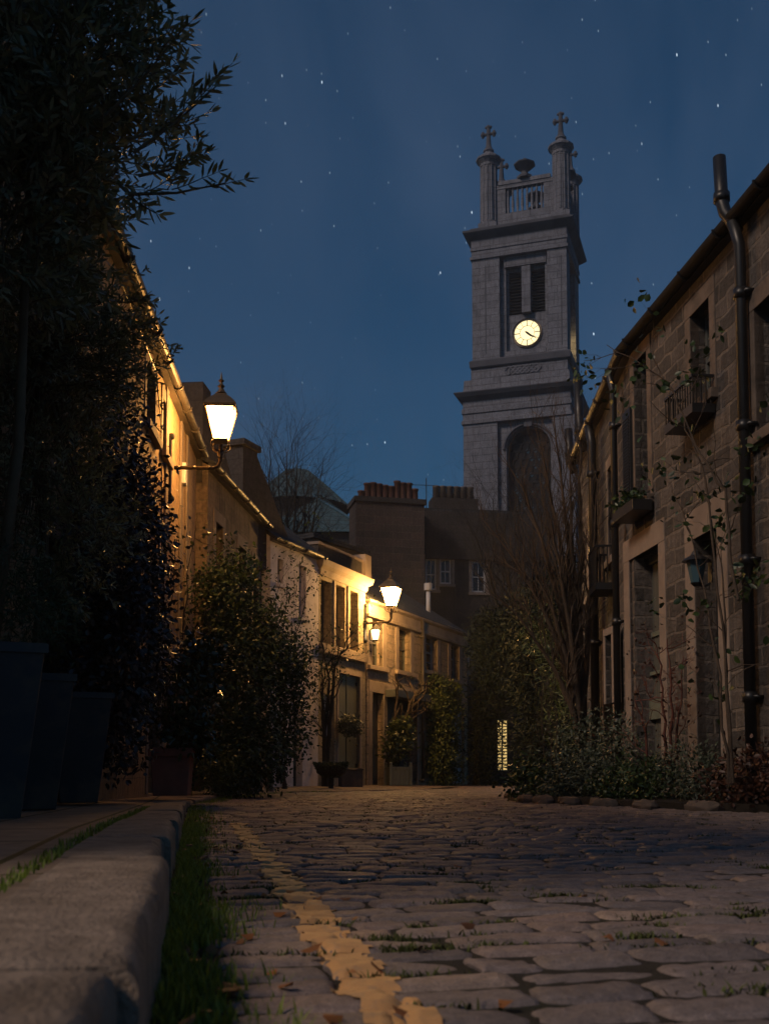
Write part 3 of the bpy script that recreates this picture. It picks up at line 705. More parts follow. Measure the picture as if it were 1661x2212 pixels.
# --- buildings behind
CH=Fac('chimney_house','brown stone gable wall topped by a broad chimney with ten clay pots','building',(-1.12,42),(1.58,42.6))
CH.box('wall','redstone',0,CH.L,0,1.4,0,11.0)
CH.box('coping','grimy',-.07,CH.L+.07,-.07,1.47,11.003,11.2)
pr=np.random.default_rng(4)
for i in range(10):
    h=[.30,.62,.66,.62,.58,.55,.78,.72,.72,.5][i]; x=.28+i*(CH.L-.5)/9.3
    MB().lathe([(.13,0),(.12,h-.08),(.15,h-.06),(.15,h),(.10,h),(.10,h-.3)],(x,.35+.5*(i%2)*0,11.2),10,cap=False).build('chimney_pot',M['pot'],CH.root,True)
RT=Fac('rear_terrace','tall dark rear terrace with three pale sash windows and pots, left of the tower base','building',(1.66,44),(7.2,44.8))
orr=[RT.rect(919,943,1206,1275),RT.rect(950,975,1206,1262),RT.rect(1019,1049,1212,1280)]
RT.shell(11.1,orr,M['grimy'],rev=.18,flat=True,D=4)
for i,o in enumerate(orr):
    RT.window(o,2,2,'frame',.10,.03,.07); RT.surround(o,'margind',.12)
o=orr[2]; RT.box('roller_blind','frame',o[0]+.08,o[1]-.08,.14,.145,(o[2]+o[3])/2+.02,o[3]-.05)
RT.box('string_course','grimy',0,RT.L,-.12,-.002,9.1,9.3)
RT.box('chimney','grimy',.35,2.3,.3,1.1,11.125,11.75)
for i in range(6): MB().lathe([(.15,0),(.14,.5),(.16,.52),(.16,.58)],(.6+i*.29,.7,11.75),9).build('chimney_pot',M['potp'],RT.root,True)
mb=MB(); mb.tube([(.15,.5,11.1),(.15,.5,12.6)],.02,5); mb.tube([(-.7,.5,12.3),(.5,.5,12.3)],.012,4)
for k in range(6): mb.tube([(-.6+k*.18,.3,12.3),(-.6+k*.18,.7,12.3)],.008,4)
mb.build('aerial',M['iron'],RT.root)
def hip(F,name,m,x0,x1,y0,y1,z0,z1,rid):
    yc=(y0+y1)/2; mb=MB(); mb.add([(x0,y0,z0),(x1,y0,z0),(x1,y1,z0),(x0,y1,z0),(x0+rid,yc,z1),(x1-rid,yc,z1)],[(0,1,5,4),(1,2,5),(2,3,4,5),(3,0,4),(3,2,1,0)])
    return mb.build(name,M[m],F.root)
HR=Fac('hipped_building','building with a blue slate hipped roof beyond the white house','building',tuple(W(560,1150,55))[:2],tuple(W(790,1150,55))[:2])
zb=W(700,1150,55).z; zt=W(700,1075,59).z
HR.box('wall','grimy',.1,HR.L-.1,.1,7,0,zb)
hip(HR,'roof','slatet',-.2,HR.L+.2,-.2,7.4,zb+.003,zt,3.2)
mb=MB(); mb.tube([(HR.L+.2,-.2,zb+.05),(HR.L-3.0,3.6,zt+.05)],.09,6); mb.tube([(3.0,3.6,zt+.06),(HR.L-3.0,3.6,zt+.06)],.09,6); mb.build('ridge_lead',M['glassb'],HR.root)
DR=thing('domed_building','distant building with a ribbed blue conical roof behind the bare tree','building',W(640,1400,72)*1)
DR.location.z=0; zc=W(640,1085,72).z; ztp=W(640,1015,72).z; r_=(705-640)/FOC*72*1.45
MB().lathe([(r_*1.0,0),(r_*1.0,zc-.3)],n=24).build('wall',M['grimy'],DR)
MB().lathe([(r_*1.25,zc-.5),(r_*.70,zc+(ztp-zc)*.45),(r_*.28,zc+(ztp-zc)*.93),(.05,ztp)],n=32).build('roof',M['slatet'],DR)
mb=MB()
for k in range(32):
    a=2*PI*k/32; c_,s_=math.cos(a),math.sin(a); mb.tube([(q*c_*1.01,q*s_*1.01,z) for q,z in ((r_*1.25,zc-.5),(r_*.70,zc+(ztp-zc)*.45),(r_*.28,zc+(ztp-zc)*.93))],.07,4)
mb.build('rib',M['slatet'],DR)
BK=Fac('flat_roof_extension','grey flat roofed extension with a lit glass lantern roof above the ashlar house','building',tuple(W(675,1200,31))[:2],tuple(W(792,1200,33.5))[:2])
zk=W(730,1178,32).z
BK.box('wall','grimy',0,BK.L,0,4,0,zk); BK.box('parapet','slate',-.08,BK.L+.08,-.1,4.1,zk+.003,zk+.14)
mb=MB(); mb.add([(-.3,1.0,zk+.15),(1.2,1.0,zk+.15),(1.2,3,zk+.15),(-.3,3,zk+.15),(.15,1.6,zk+.48),(.75,1.6,zk+.48),(.75,2.4,zk+.48),(.15,2.4,zk+.48)],[(0,1,5,4),(1,2,6,5),(2,3,7,6),(3,0,4,7),(4,5,6,7)])
sk=mb.build('skylight',M['skylit'],BK.root)
mb=MB()
for k in range(6): t=k/5; mb.tube([(-.3+1.5*t,.99,zk+.15),(.15+.6*t,1.59,zk+.50)],.018,4)
mb.box(.08,.82,1.52,2.48,zk+.485,zk+.56); mb.build('skylight_frame',M['iron'],sk)
PW=Fac('garden_wall','weathered parapet wall rising behind the ashlar house cornice','wall',(-1.6,25.9),(-.55,28.3))
zw=W(735,1195,27).z
PW.box('wall','grimy',0,PW.L,.0,.25,0,zw); PW.box('coping','margind',-.03,PW.L+.03,-.04,.29,zw+.002,zw+.07)
mb=MB(); mb.box(PW.L-.1,PW.L+.28,-.1,.3,zw-.5,zw+.22); mb.build('pier',M['margind'],PW.root)
# ------------------------------------------------------------------ clock tower
th=R(18); uB=G(1241,80); Lw=8.25
TA=Vector((uB.x-Lw*math.cos(th),uB.y+Lw*math.sin(th),0))
TW=Fac('clock_tower','grey stone church tower with a glowing clock and four cross topped turrets','tower',(TA.x,TA.y),(uB.x,uB.y))
def tz(py,px=1130): return TW.px(px,py,.95 if py<480 else 0)[1]
def txp(px,py=700): return TW.px(px,py)[0]
L=TW.L; D=6.8
zA=tz(905); zB=tz(838); zC=tz(808); zD=tz(785); zE=tz(765); zF=tz(545); zG=tz(486); zH=tz(470)
# lower stage with arched recess
ax0,ax1=txp(1092,1000),txp(1188,1000); ac=(ax0+ax1)/2; ar=(ax1-ax0)/2; zsp=tz(918)-ar; ft=.35
mb=MB(); n=14
mb.quad((0,ft,0),(ax0,ft,0),(ax0,ft,zA),(0,ft,zA)); mb.quad((ax1,ft,0),(L,ft,0),(L,ft,zA),(ax1,ft,zA))
arc=[(ac-ar*math.cos(PI*k/n),zsp+ar*math.sin(PI*k/n)) for k in range(n+1)]
for (a,za),(b_,zb_) in zip(arc[:-1],arc[1:]):
    mb.quad((a,ft,za),(b_,ft,zb_),(b_,ft,zA),(a,ft,zA)); mb.quad((a,ft,za),(a,1.1,za),(b_,1.1,zb_),(b_,ft,zb_))
mb.quad((ax0,ft,0),(ax0,1.1,0),(ax0,1.1,zsp),(ax0,ft,zsp)); mb.quad((ax1,1.1,0),(ax1,ft,0),(ax1,ft,zsp),(ax1,1.1,zsp))
mb.quad((L,ft,0),(L,D,0),(L,D,zA),(L,ft,zA)); mb.quad((0,D,0),(0,ft,0),(0,ft,zA),(0,D,zA)); mb.quad((L,D,0),(0,D,0),(0,D,zA),(L,D,zA))
pw=txp(1074,950)
for x0,x1 in ((0,pw),(L-1.35,L)):
    mb.box(x0,x1,0,ft-.002,0,zA)
mb.box(L,L+.3,.002,1.5,0,zA); mb.box(L,L+.3,D-1.5,D,0,zA)
low=mb.build('lower_stage',M['tower'],TW.root)
mb=MB(); mb.box(ax0,ax1,1.1,1.2,0,zsp); mb.add([(x,1.1,z) for x,z in arc],[tuple(range(n,-1,-1))]); gw=mb.build('window',M['louvre'],TW.root)
mb=MB()
for k in range(5):
    for j in range(5):
        if (j+k)%2: continue
        mb.lathe([(.02,0),(.30,0),(.30,.03),(.02,.03)],(0,0,0),8,rot=PI/8); 
mb=MB(); rg=np.random.default_rng(2)
for j in range(12):
    for k in range(4):
        x=ac-ar*.62+ar*1.24*(k+.5*(j%2))/3.6; z=zsp+.6-j*.62
        if z>zsp and abs(x-ac)>ar*.55: continue
        if rg.random()<.55: continue
        M2=Matrix.Translation((x,1.07,z))@Matrix.Rotation(PI/4,4,'Y'); mb.box(-.16,.16,-.01,.01,-.16,.16,M2)
mb.build('pane',M['glassb'],gw)
mb=MB()
for j in range(14):
    for k in range(5):
        x=ac-ar*.75+ar*1.5*(k+.5*(j%2))/4.5; z=zsp+.9-j*.62
        pts=[(x+.33*math.cos(2*PI*q/12),1.04,z+.33*math.sin(2*PI*q/12)) for q in range(13)]
        if abs(x-ac)<ar-.35: mb.tube(pts,.05,4,False)
mb.build('tracery',M['louvre'],gw)
mb=MB(); mb.tube([(ac-(ar+.18)*math.cos(PI*k/20),ft-.03,zsp+(ar+.18)*math.sin(PI*k/20)) for k in range(21)],.13,6); mb.box(ac-.3,ac+.3,ft-.25,ft-.002,zsp+ar-.1,zsp+ar+.75); mb.build('arch_moulding',M['towerd'],TW.root)
mb=MB(); hz=zB-zA
mb.stack(0,L,0,D,[(zA,.12),(zA+hz*.10,.12),(zA+hz*.14,.02),(zA+hz*.32,.02),(zA+hz*.34,.10),(zA+hz*.50,.10),(zA+hz*.52,.02),(zA+hz*.74,.02)]); mb.build('entablature',M['tower'],TW.root)
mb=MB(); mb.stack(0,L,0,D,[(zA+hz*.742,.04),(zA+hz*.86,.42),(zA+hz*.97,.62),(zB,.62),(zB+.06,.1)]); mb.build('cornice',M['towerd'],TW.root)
ix=txp(1019,700)
mb=MB(); mb.stack(.0,L,0,D,[(zB+.062,.02),(zB+.5,-.02),(zC,-.06)]); mb.stack(ix-.12,L-.18,.12,D-.1,[(zC+.002,0),(zD,0)]); mb.build('attic_base',M['tower'],TW.root)
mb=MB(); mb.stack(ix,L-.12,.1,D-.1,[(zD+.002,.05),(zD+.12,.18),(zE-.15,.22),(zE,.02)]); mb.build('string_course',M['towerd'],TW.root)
# lattice panel in the band below the clock
lx0,lx1=txp(1088,795),txp(1168,795); mb=MB(); zz0,zz1=zC+.10,zD-.06
M_=lambda a,b_:mb.tube([(a[0],.06,a[1]),(b_[0],.06,b_[1])],.055,4)
mb.box(lx0-.1,lx1+.1,.095,.118,zz0-.06,zz1+.04)
nc=4; dw=(lx1-lx0)/nc
for k in range(nc):
    for sh in (0,.5):
        x=lx0+dw*(k+sh)
        if x+dw>lx1+.01: continue
        M_((x,(zz0+zz1)/2),(x+dw/2,zz1)); M_((x+dw/2,zz1),(x+dw,(zz0+zz1)/2)); M_((x+dw,(zz0+zz1)/2),(x+dw/2,zz0)); M_((x+dw/2,zz0),(x,(zz0+zz1)/2))
mb.build('lattice_panel',M['tower'],TW.root)
# bell stage
x0,x1=ix,L-.17; rc=.75; y0=.12; yB=D-.12; b0,b1=txp(1078,650),txp(1181,650); oa=[txp(1094,630),txp(1124,630),tz(668),tz(574)]; ob_=[txp(1143,630),txp(1173,630),tz(668),tz(574)]
mb=MB()
xs=[x0,oa[0],oa[1],ob_[0],ob_[1],x1]; zs_=[zE,oa[2],oa[3],zF]
for i in range(5):
    for k in range(3):
        if k==1 and i in (1,3): continue
        mb.quad((xs[i],y0+rc,zs_[k]),(xs[i+1],y0+rc,zs_[k]),(xs[i+1],y0+rc,zs_[k+1]),(xs[i],y0+rc,zs_[k+1]))
for o in (oa,ob_):
    for x in o[:2]: mb.quad((x,y0+rc,o[2]),(x,y0+rc,o[3]),(x,y0+rc+.5,o[3]),(x,y0+rc+.5,o[2]))
    mb.quad((o[0],y0+rc,o[3]),(o[1],y0+rc,o[3]),(o[1],y0+rc+.5,o[3]),(o[0],y0+rc+.5,o[3])); mb.quad((o[0],y0+rc,o[2]),(o[1],y0+rc,o[2]),(o[1],y0+rc+.5,o[2]),(o[0],y0+rc+.5,o[2]))
xr=x1-rc
mb.quad((xr,y0+rc,zE),(xr,yB,zE),(xr,yB,zF),(xr,y0+rc,zF)); mb.quad((x0,yB,zE),(x0,y0,zE),(x0,y0,zF),(x0,yB,zF)); mb.quad((x1,yB,zE),(x0,yB,zE),(x0,yB,zF),(x1,yB,zF))
mb.box(x0,b0,y0,y0+rc-.003,zE,zF); mb.box(b1,x1,y0,y0+rc+.9,zE,zF); mb.box(xr-.2,x1,yB-1.9,yB,zE,zF)
mb.box(b0,b0+.42,y0+.42,y0+rc-.003,zE,zF-.75); mb.box(b1-.22,b1,y0+.42,y0+rc-.003,zE,zF-.75)
mb.box(oa[1],ob_[0],y0+.3,y0+rc-.003,oa[2]-.05,oa[3]+.2); mb.box(b0+.3,b1-.1,y0+.25,y0+rc-.003,oa[3]+.25,zF)
mb.box(b0+.42,b1-.22,y0+.35,y0+rc-.003,zE,zE+.55)
mb.build('bell_stage',M['tower'],TW.root)
mb=MB()
for o in (oa,ob_):
    mb.box(o[0],o[1],y0+rc+.45,y0+rc+.5,o[2],o[3])
    for k in range(14): z=o[2]+(o[3]-o[2])*k/14; mb.box(o[0],o[1],y0+rc+.15,y0+rc+.4,z,z+.05)
mb.build('louvre',M['louvre'],TW.root)
mb=MB()
for xx in (txp(1048,650),txp(1212,650)): mb.box(xx-.045,xx+.045,y0-.012,y0-.002,zE+.4,zF-.6)
mb.build('groove_shade_strip',M['towerd'],TW.root)  # raised darker strips, the shade of a groove given by colour
mb=MB(); hz=zG-zF
mb.stack(x0,x1,y0,yB,[(zF+.002,.12),(zF+hz*.1,.14),(zF+hz*.13,.03),(zF+hz*.3,.03),(zF+hz*.33,.10),(zF+hz*.45,.10),(zF+hz*.47,.03),(zF+hz*.72,.06)]); mb.build('entablature',M['tower'],TW.root)
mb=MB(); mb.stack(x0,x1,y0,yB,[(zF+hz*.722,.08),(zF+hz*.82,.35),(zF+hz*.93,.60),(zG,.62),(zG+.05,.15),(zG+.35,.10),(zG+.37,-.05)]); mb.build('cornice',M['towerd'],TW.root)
# clocks
def dial(cx_,cz_,r,Mx,m,hands=True):
    mb=MB(); n=48; mb.add([Mx@Vector((cx_+r*math.cos(2*PI*k/n),0,cz_+r*math.sin(2*PI*k/n))) for k in range(n)],[tuple(range(n))]); d=mb.build('clock',M[m],TW.root)
    if not hands: return d
    def ring(mb,rr,wd):
        mb.tube([Mx@Vector((cx_+rr*math.cos(2*PI*k/40),-.03,cz_+rr*math.sin(2*PI*k/40))) for k in range(41)],wd,4,False)
    mb=MB(); ring(mb,r*.55,.020); ring(mb,r*.985,.03)
    for k in range(12):
        a=2*PI*k/12; mb.tube([Mx@Vector((cx_+q*math.cos(a),-.03,cz_+q*math.sin(a))) for q in (r*.55,r*.98)],.022 if k%3 else .034,4)
    for k in range(60):
        a=2*PI*k/60; mb.tube([Mx@Vector((cx_+q*math.cos(a),-.03,cz_+q*math.sin(a))) for q in (r*.86,r*.93)],.010,4)
    mb.build('numeral_ring',M['iron'],d)
    for nm,ang,ln,wd in (('hour_hand',R(-40),.62,.085),('minute_hand',R(-36),.93,.05)):
        c_,s_=math.cos(ang),math.sin(ang); mb=MB(); mb.tube([Mx@Vector((cx_+q*r*c_,-.06,cz_+q*r*s_)) for q in (-.18,0,ln*.6,ln)],[wd*.5,wd,wd*.9,.008],6); mb.build(nm,M['iron'],d)
    return d
kcx,kcz=txp(1134,711),tz(711); kr_=(29.5/FOC)*81.5
dial(kcx,kcz,kr_,Matrix.Translation((0,y0+rc-.06,0)),'clock')
mb=MB(); mb.lathe([(kr_*1.0,-.05),(kr_*1.0,.06),(kr_*1.12,.06),(kr_*1.12,-.05)],n=40,cap=False); 
mb.v=[(kcx+a,y0+rc-.06+c-.01,kcz+b_) for a,b_,c in mb.v]; mb.build('clock_rim',M['margin'],TW.root)
Ms=Matrix.Translation((xr+.06,yB/2+.3,0))@Matrix.Rotation(PI/2,4,'Z'); dial(0,kcz,kr_,Ms,'clockr',False)
# turrets, crosses, balustrade
def turret(cx_,cy_):
    k=.69; zt0=zG+.36; zt1=tz(345); mb=MB()
    mb.box(cx_-k*1.05,cx_+k*1.05,cy_-k*1.05,cy_+k*1.05,zt0-.05,zt0+.45)
    mb.lathe([(k*1.08,zt0+.45),(k*1.08,zt0+.6),(k*.96,zt0+.7),(k*.92,zt1-.25),(k*1.0,zt1-.2),(k*1.02,zt1),(k*1.3,zt1+.25),(k*1.45,zt1+.33),(k*1.45,zt1+.48),(k*1.2,zt1+.62),(k*.8,zt1+.8),(k*.55,zt1+.88),(k*.5,zt1+1.05),(k*.62,zt1+1.12),(k*.62,zt1+1.22),(k*.35,zt1+1.3)],(cx_,cy_,0),12,rot=PI/12)
    for q in range(12):
        a=2*PI*q/12; mb.tube([(cx_+k*.95*math.cos(a),cy_+k*.95*math.sin(a),zt0+.7),(cx_+k*.91*math.cos(a),cy_+k*.91*math.sin(a),zt1-.25)],.07,4)
    t=mb.build('turret',M['tower'],TW.root); mb=MB(); zc0=zt1+1.28; hh=tz(257)-zc0
    mb.tube([(cx_,cy_,zc0),(cx_,cy_,zc0+hh*.15),(cx_,cy_,zc0+hh*.5),(cx_,cy_,zc0+hh*.95)],[.34,.22,.17,.15],8)
    za=zc0+hh*.64; mb.tube([(cx_-.45,cy_,za),(cx_+.45,cy_,za)],.12,8); mb.lathe([(.2,-.09),(.2,.09)],(cx_,cy_,za),8)
    for p in ((cx_-.45,cy_,za),(cx_+.45,cy_,za),(cx_,cy_,zc0+hh*.92)): mb.ball(p,.19,6)
    for dx in (-.45,.45):
        mb.ball((cx_+dx,cy_,za+.16),.12,6); mb.ball((cx_+dx,cy_,za-.16),.12,6)
    for dx in (-.17,.17): mb.ball((cx_+dx,cy_,zc0+hh*.92),.12,6)
    mb.build('cross',M['towerd'],t)
tx0,tx1=txp(1050,410),txp(1208,410); ty0=.95; ty1=D-.95
for cx_ in (tx0,tx1):
    for cy_ in (ty0,ty1): turret(cx_,cy_)
zr0,zr1=tz(458),tz(404); zr2=tz(388)
def balus(horizontal,c):
    mb=MB(); a0,a1=(tx0+.6,tx1-.6) if horizontal else (ty0+.6,ty1-.6)
    bx=(lambda a,b_,h0,h1,wd: mb.box(a,b_,c-wd,c+wd,h0,h1)) if horizontal else (lambda a,b_,h0,h1,wd: mb.box(c-wd,c+wd,a,b_,h0,h1))
    bx(a0,a1,zG+.3,zr0,.22); bx(a0,a1,zr1,zr1+.3,.24); bx(a0+.2,a1-.2,zr1+.302,zr2,.30)
    e=.75; bx(a0,a0+e,zr0,zr1,.2); bx(a1-e,a1,zr0,zr1,.2)
    b_=mb.build('balustrade',M['tower'],TW.root); n=8
    for i in range(n):
        q=a0+e+.18+(a1-a0-2*e-.36)*i/(n-1); p=(q,c,zr0) if horizontal else (c,q,zr0); h=zr1-zr0
        MB().lathe([(.10,0),(.10,.1),(.07,.15),(.125,h*.32),(.11,h*.45),(.065,h*.8),(.10,h*.92),(.10,h)],p,8).build('baluster',M['tower'],b_,True)
    m_=(a0+a1)/2; p=(m_,c,zr2) if horizontal else (c,m_,zr2)
    MB().lathe([(.62,0),(.62,.18),(.45,.3),(.3,.42),(.26,.6),(.35,.72),(.62,.92),(.84,1.10),(.86,1.2),(.62,1.34),(.3,1.5),(.12,1.56),(.1,1.7)],p,8,rot=PI/8).build('urn',M['towerd'],b_)
balus(True,ty0); balus(True,ty1); balus(False,tx0); balus(False,tx1)
# ------------------------------------------------------------------ wall lanterns
def lantern(name,label,mount,rz,group,arm=.72):
    """mount point on the wall; local -y points away from the wall"""
    r=thing(name,label,'street lamp',mount,rz,group)
    mb=MB(); mb.lathe([(.09,0),(.09,.03)],n=12); mb.v=[(a,-c-.001,b_) for a,b_,c in mb.v]; mb.box(-.05,.05,-.03,-.004,-.42,.42); mb.ball((0,-.03,.45),.05,6); mb.ball((0,-.03,-.45),.05,6)
    mb.build('wall_plate',M['iron'],r)
    mb=MB(); a=arm
    mb.tube([(0,-.03,0),(0,-a+.10,0),(0,-a+.03,.03),(0,-a,.10),(0,-a,.34)],[.03,.026,.03,.03,.024],8)
    for q in (.12,.34,.56): mb.lathe([(.045,-.02),(.045,.02)],(0,-q,0),8)
    mb.lathe([(.045,0),(.03,.03),(.05,.06),(.03,.1)],(0,-a,.14),8)
    for sx in (-1,1):
        for sy in (-1,1): mb.tube([(0,-a,.24),(.07*sx,-a+.07*sy,.25),(.125*sx,-a+.125*sy,.31),(.12*sx,-a+.12*sy,.36),(.10*sx,-a+.10*sy,.395)],.010,5)
    mb.build('bracket',M['brass'],r,True)
    zb,zt=.40,.845; wb,wt=.098,.205
    f=MB()
    for sx in (-1,1):
        for sy in (-1,1): f.tube([(wb*sx,-a+wb*sy,zb),(wt*sx,-a+wt*sy,zt)],.011,5)
    for k,w_ in ((zb,wb),(zt,wt)):
        for i in range(4):
            q=[(1,1),(-1,1),(-1,-1),(1,-1)]; f.tube([(q[i][0]*w_,-a+q[i][1]*w_,k),(q[(i+1)%4][0]*w_,-a+q[(i+1)%4][1]*w_,k)],.013,5)
    f.box(-wb,wb,-a-wb,-a+wb,zb-.02,zb-.008)
    fr=f.build('lantern_frame',M['brass'],r)
    e=.9; 
    for (s1,s2) in (((1,1),(-1,1)),((-1,1),(-1,-1)),((-1,-1),(1,-1)),((1,-1),(1,1))):
        p=MB(); p.quad((s1[0]*wb*e,-a+s1[1]*wb*e,zb+.012),(s2[0]*wb*e,-a+s2[1]*wb*e,zb+.012),(s2[0]*wt*e,-a+s2[1]*wt*e,zt-.012),(s1[0]*wt*e,-a+s1[1]*wt*e,zt-.012)); p.build('pane',M['glow'],fr)
    c=MB(); q=math.sqrt(2)
    c.lathe([(.225*q,zt+.012),(.23*q,zt+.035),(.205*q,zt+.075),(.14*q,zt+.15),(.085*q,zt+.20),(.075*q,zt+.22)],(0,-a,0),4,rot=PI/4)
    c.lathe([(.06,zt+.22),(.085,zt+.24),(.05,zt+.28),(.03,zt+.32),(.055,zt+.345),(.03,zt+.37),(.018,zt+.40),(.045,zt+.425),(.02,zt+.45),(.004,zt+.55)],(0,-a,0),8)
    c.build('lantern_cap',M['cap'],r)
    return r
sl=L1.px(366,1010); lamp=lantern('wall_lantern','large lit wall lantern on its bracket above the left climber',L1.w(sl[0],0,sl[1]),L1.rz,'lit wall lanterns')
sl=YH.px(785,1346); lamp2=dup(lamp,YH.w(YH.L-.06,0,sl[1]),YH.rz,'smaller, farther lit wall lantern at the corner of the golden ashlar house','lit wall lanterns')
def relamp(o):
    for c in o.children:
        if c.name.startswith('pane'): c.data=c.data.copy(); c.data.materials[0]=M['glowb']
        relamp(c)
relamp(lamp2)
def coach(name,label,F,px,py,lit):
    s_,z_=F.px(px,py); r=thing(name,label,'lamp',F.w(s_,0,z_),F.rz)
    mb=MB(); mb.box(-.05,.05,-.03,-.019,-.12,.12); mb.tube([(0,-.03,-.12),(0,-.1,-.16),(0,-.17,-.13)],.014,6); mb.build('bracket',M['iron'],r)
    g_=MB(); g_.lathe([(.06,-.12),(.105,.12)],(0,-.18,0),6,cap=False); g_.build('lamp_glass',M['glow2'] if lit else M['glassb'],r)
    mb=MB(); mb.lathe([(.15,.115),(.13,.15),(.05,.22),(.03,.25),(.01,.29)],(0,-.18,0),10) if lit else mb.lathe([(.155,.115),(.13,.14),(.06,.18),(.04,.22),(.015,.24)],(0,-.18,0),12)
    g_=MB().lathe([(.03,-.16),(.07,-.121)],(0,-.18,0),8).build('lamp_base',M['iron'],r); mb.build('lamp_cap',M['iron'],r); return r
coach('coach_lamp','small lit coach lamp on the rubble cottage under the farther lantern',TH,797,1372,True)
coach('porch_lamp','unlit domed porch lamp beside the recessed door of the near right house',R1,1538,1236,False)
# ------------------------------------------------------------------ planters on the left pavement
PL=[]
def planter(loc,rz,label):
    r=thing('tall_planter',label,'planter',loc,rz,'tall tapered planters'); mb=MB(); h=.86; a,b_=.145,.235
    vs=[];fs=[]
    for q,z in ((a,0),(b_,h),(b_-.025,h),(b_-.03,h-.06)): vs+=[(-q,-q,z),(q,-q,z),(q,q,z),(-q,q,z)]
    for i in range(3):
        for k in range(4): fs.append((i*4+k,i*4+(k+1)%4,i*4+4+(k+1)%4,i*4+4+k))
    fs.append((3,2,1,0)); mb.add(vs,fs); mb.build('pot',M['planter'],r,bevel=.008); e=.012
    mb=MB(); mb.box(-b_-e,b_+e,-b_-e,-b_+.028,h-.035,h+.012); mb.box(-b_-e,b_+e,b_-.028,b_+e,h-.035,h+.012); mb.box(-b_-e,-b_+.028,-b_+.028,b_-.028,h-.035,h+.012); mb.box(b_-.028,b_+e,-b_+.028,b_-.028,h-.035,h+.012); mb.build('rim',M['planter'],r)
    mb=MB(); q=b_-.03; mb.quad((-q,-q,h-.05),(q,-q,h-.05),(q,q,h-.05),(-q,q,h-.05)); mb.build('soil',M['soil'],r)
    return r
pz=.125
ppos=[(-1.98,5.45),(-2.30,7.1),(-2.46,8.75)]
pl0=planter((*ppos[0],pz),R(25),'nearest tall tapered slate blue planter at the left edge')
dup(pl0,(*ppos[1],pz),R(24),'middle tall tapered planter, half hidden behind the nearest one')
dup(pl0,(*ppos[2],pz),R(22),'farthest of the tall tapered planters, mottled with paler brown patches')
# ------------------------------------------------------------------ olive trees
def olive(label,base,ells,ntw,seed,sprays=(),leaf=.058,per=11,lw=.0125,clip=None):
    rg=np.random.default_rng(seed); root=thing('olive_tree',label,'tree',base,0,'olive trees in planters'); B=Vector(base)
    top=Vector(ells[0][0]); mb=MB()
    mb.tube([B-B,(B.lerp(top,.4)-B)+Vector((.05,.03,0)),top-B],[.035,.028,.015],7)
    P=[];Dd=[];Nn=[]
    def twig(p,d,L,k,r=.0035):
        q=p.copy(); pts=[q.copy()]; 
        for i in range(k):
            d=(d+Vector(rg.normal(size=3))*.09+Vector((0,0,.02))).normalized(); q=q+d*(L/k); pts.append(q.copy())
            s=Vector(rg.normal(size=3)); s=(s-d*s.dot(d)).normalized()
            for sg in (1,-1):
                if rg.random()<.12: continue
                P.append(tuple(q-B)); Dd.append(tuple((d*.75+s*sg*.75+Vector((0,0,-.05))).normalized())); Nn.append(tuple(s.cross(d)+Vector(rg.normal(size=3))*.4))
        P.append(tuple(q-B)); Dd.append(tuple(d)); Nn.append(tuple(rg.normal(size=3)))
        mb.tube([x-B for x in pts],[r*(1-.6*i/k) for i in range(k+1)],3,False)
    pts_,O,_=mass(rg,ells,ntw,.03,1,.3)
    for p,o_ in zip(pts_,O):
        if clip is not None and not clip(p): continue
        d=Vector(o_)*.8+Vector(rg.normal(size=3))*.6+Vector((0,0,.35)); twig(Vector(p),d.normalized(),.2+.22*rg.random(),per)
        if rg.random()<.12: mb.tube([Vector(p)-B,Vector(p).lerp(top,.5)-B+Vector(rg.normal(size=3))*.06,top-B],[.004,.007,.012],4,False)
    for a,b_ in sprays:
        a,b_=Vector(a),Vector(b_); b_=a.lerp(b_,.86); Ls=(b_-a).length; mb.tube([a-B,a.lerp(b_,.5)-B+Vector((0,0,-.02)),b_-B],[.009,.006,.003],5,False)
        for i in range(3): twig(a.lerp(b_,.15+.25*i),((b_-a).normalized()+Vector(rg.normal(size=3))*.45).normalized(),Ls*.55,8)
        twig(a.lerp(b_,.45),(b_-a).normalized(),Ls*.55,9)
    n=len(P); t=np.clip(rg.random(n)*.9+.05,0,1)
    leafmesh('foliage',P,Dd,Nn,leaf*(.65+.6*rg.random(n)),lw*(.8+.5*rg.random(n)),t,M['olive'],root,.1)
    mb.build('trunk',M['twig'],root,True); return root
p1=(ppos[0][0],ppos[0][1],pz+.8)
def C3(px,py,Y): return tuple(W(px,py,Y))
sp=[(C3(230,250,4.9),C3(425,30,4.8)),(C3(290,330,4.9),C3(505,155,4.9)),(C3(300,380,5.0),C3(450,330,5.0)),(C3(280,420,4.9),C3(520,392,4.8)),(C3(260,400,5.0),C3(350,470,4.9)),(C3(250,120,4.9),C3(400,90,5.1)),(C3(280,300,5.0),C3(440,240,5.2))]
olive('tall olive tree filling the top left corner, long sprays reaching over the sky',p1,[(C3(70,250,5.2),(.40,.6,.55)),(C3(40,60,5.2),(.48,.6,.55)),(C3(180,130,5.1),(.24,.4,.3)),(C3(170,330,5.1),(.20,.4,.26)),(C3(10,480,5.2),(.30,.5,.5)),(C3(240,60,5.1),(.12,.25,.2)),(C3(40,420,5.4),(.40,.5,.4))],900,21,sp,.072,11,.0155)
p2=(ppos[1][0],ppos[1][1],pz+.8)
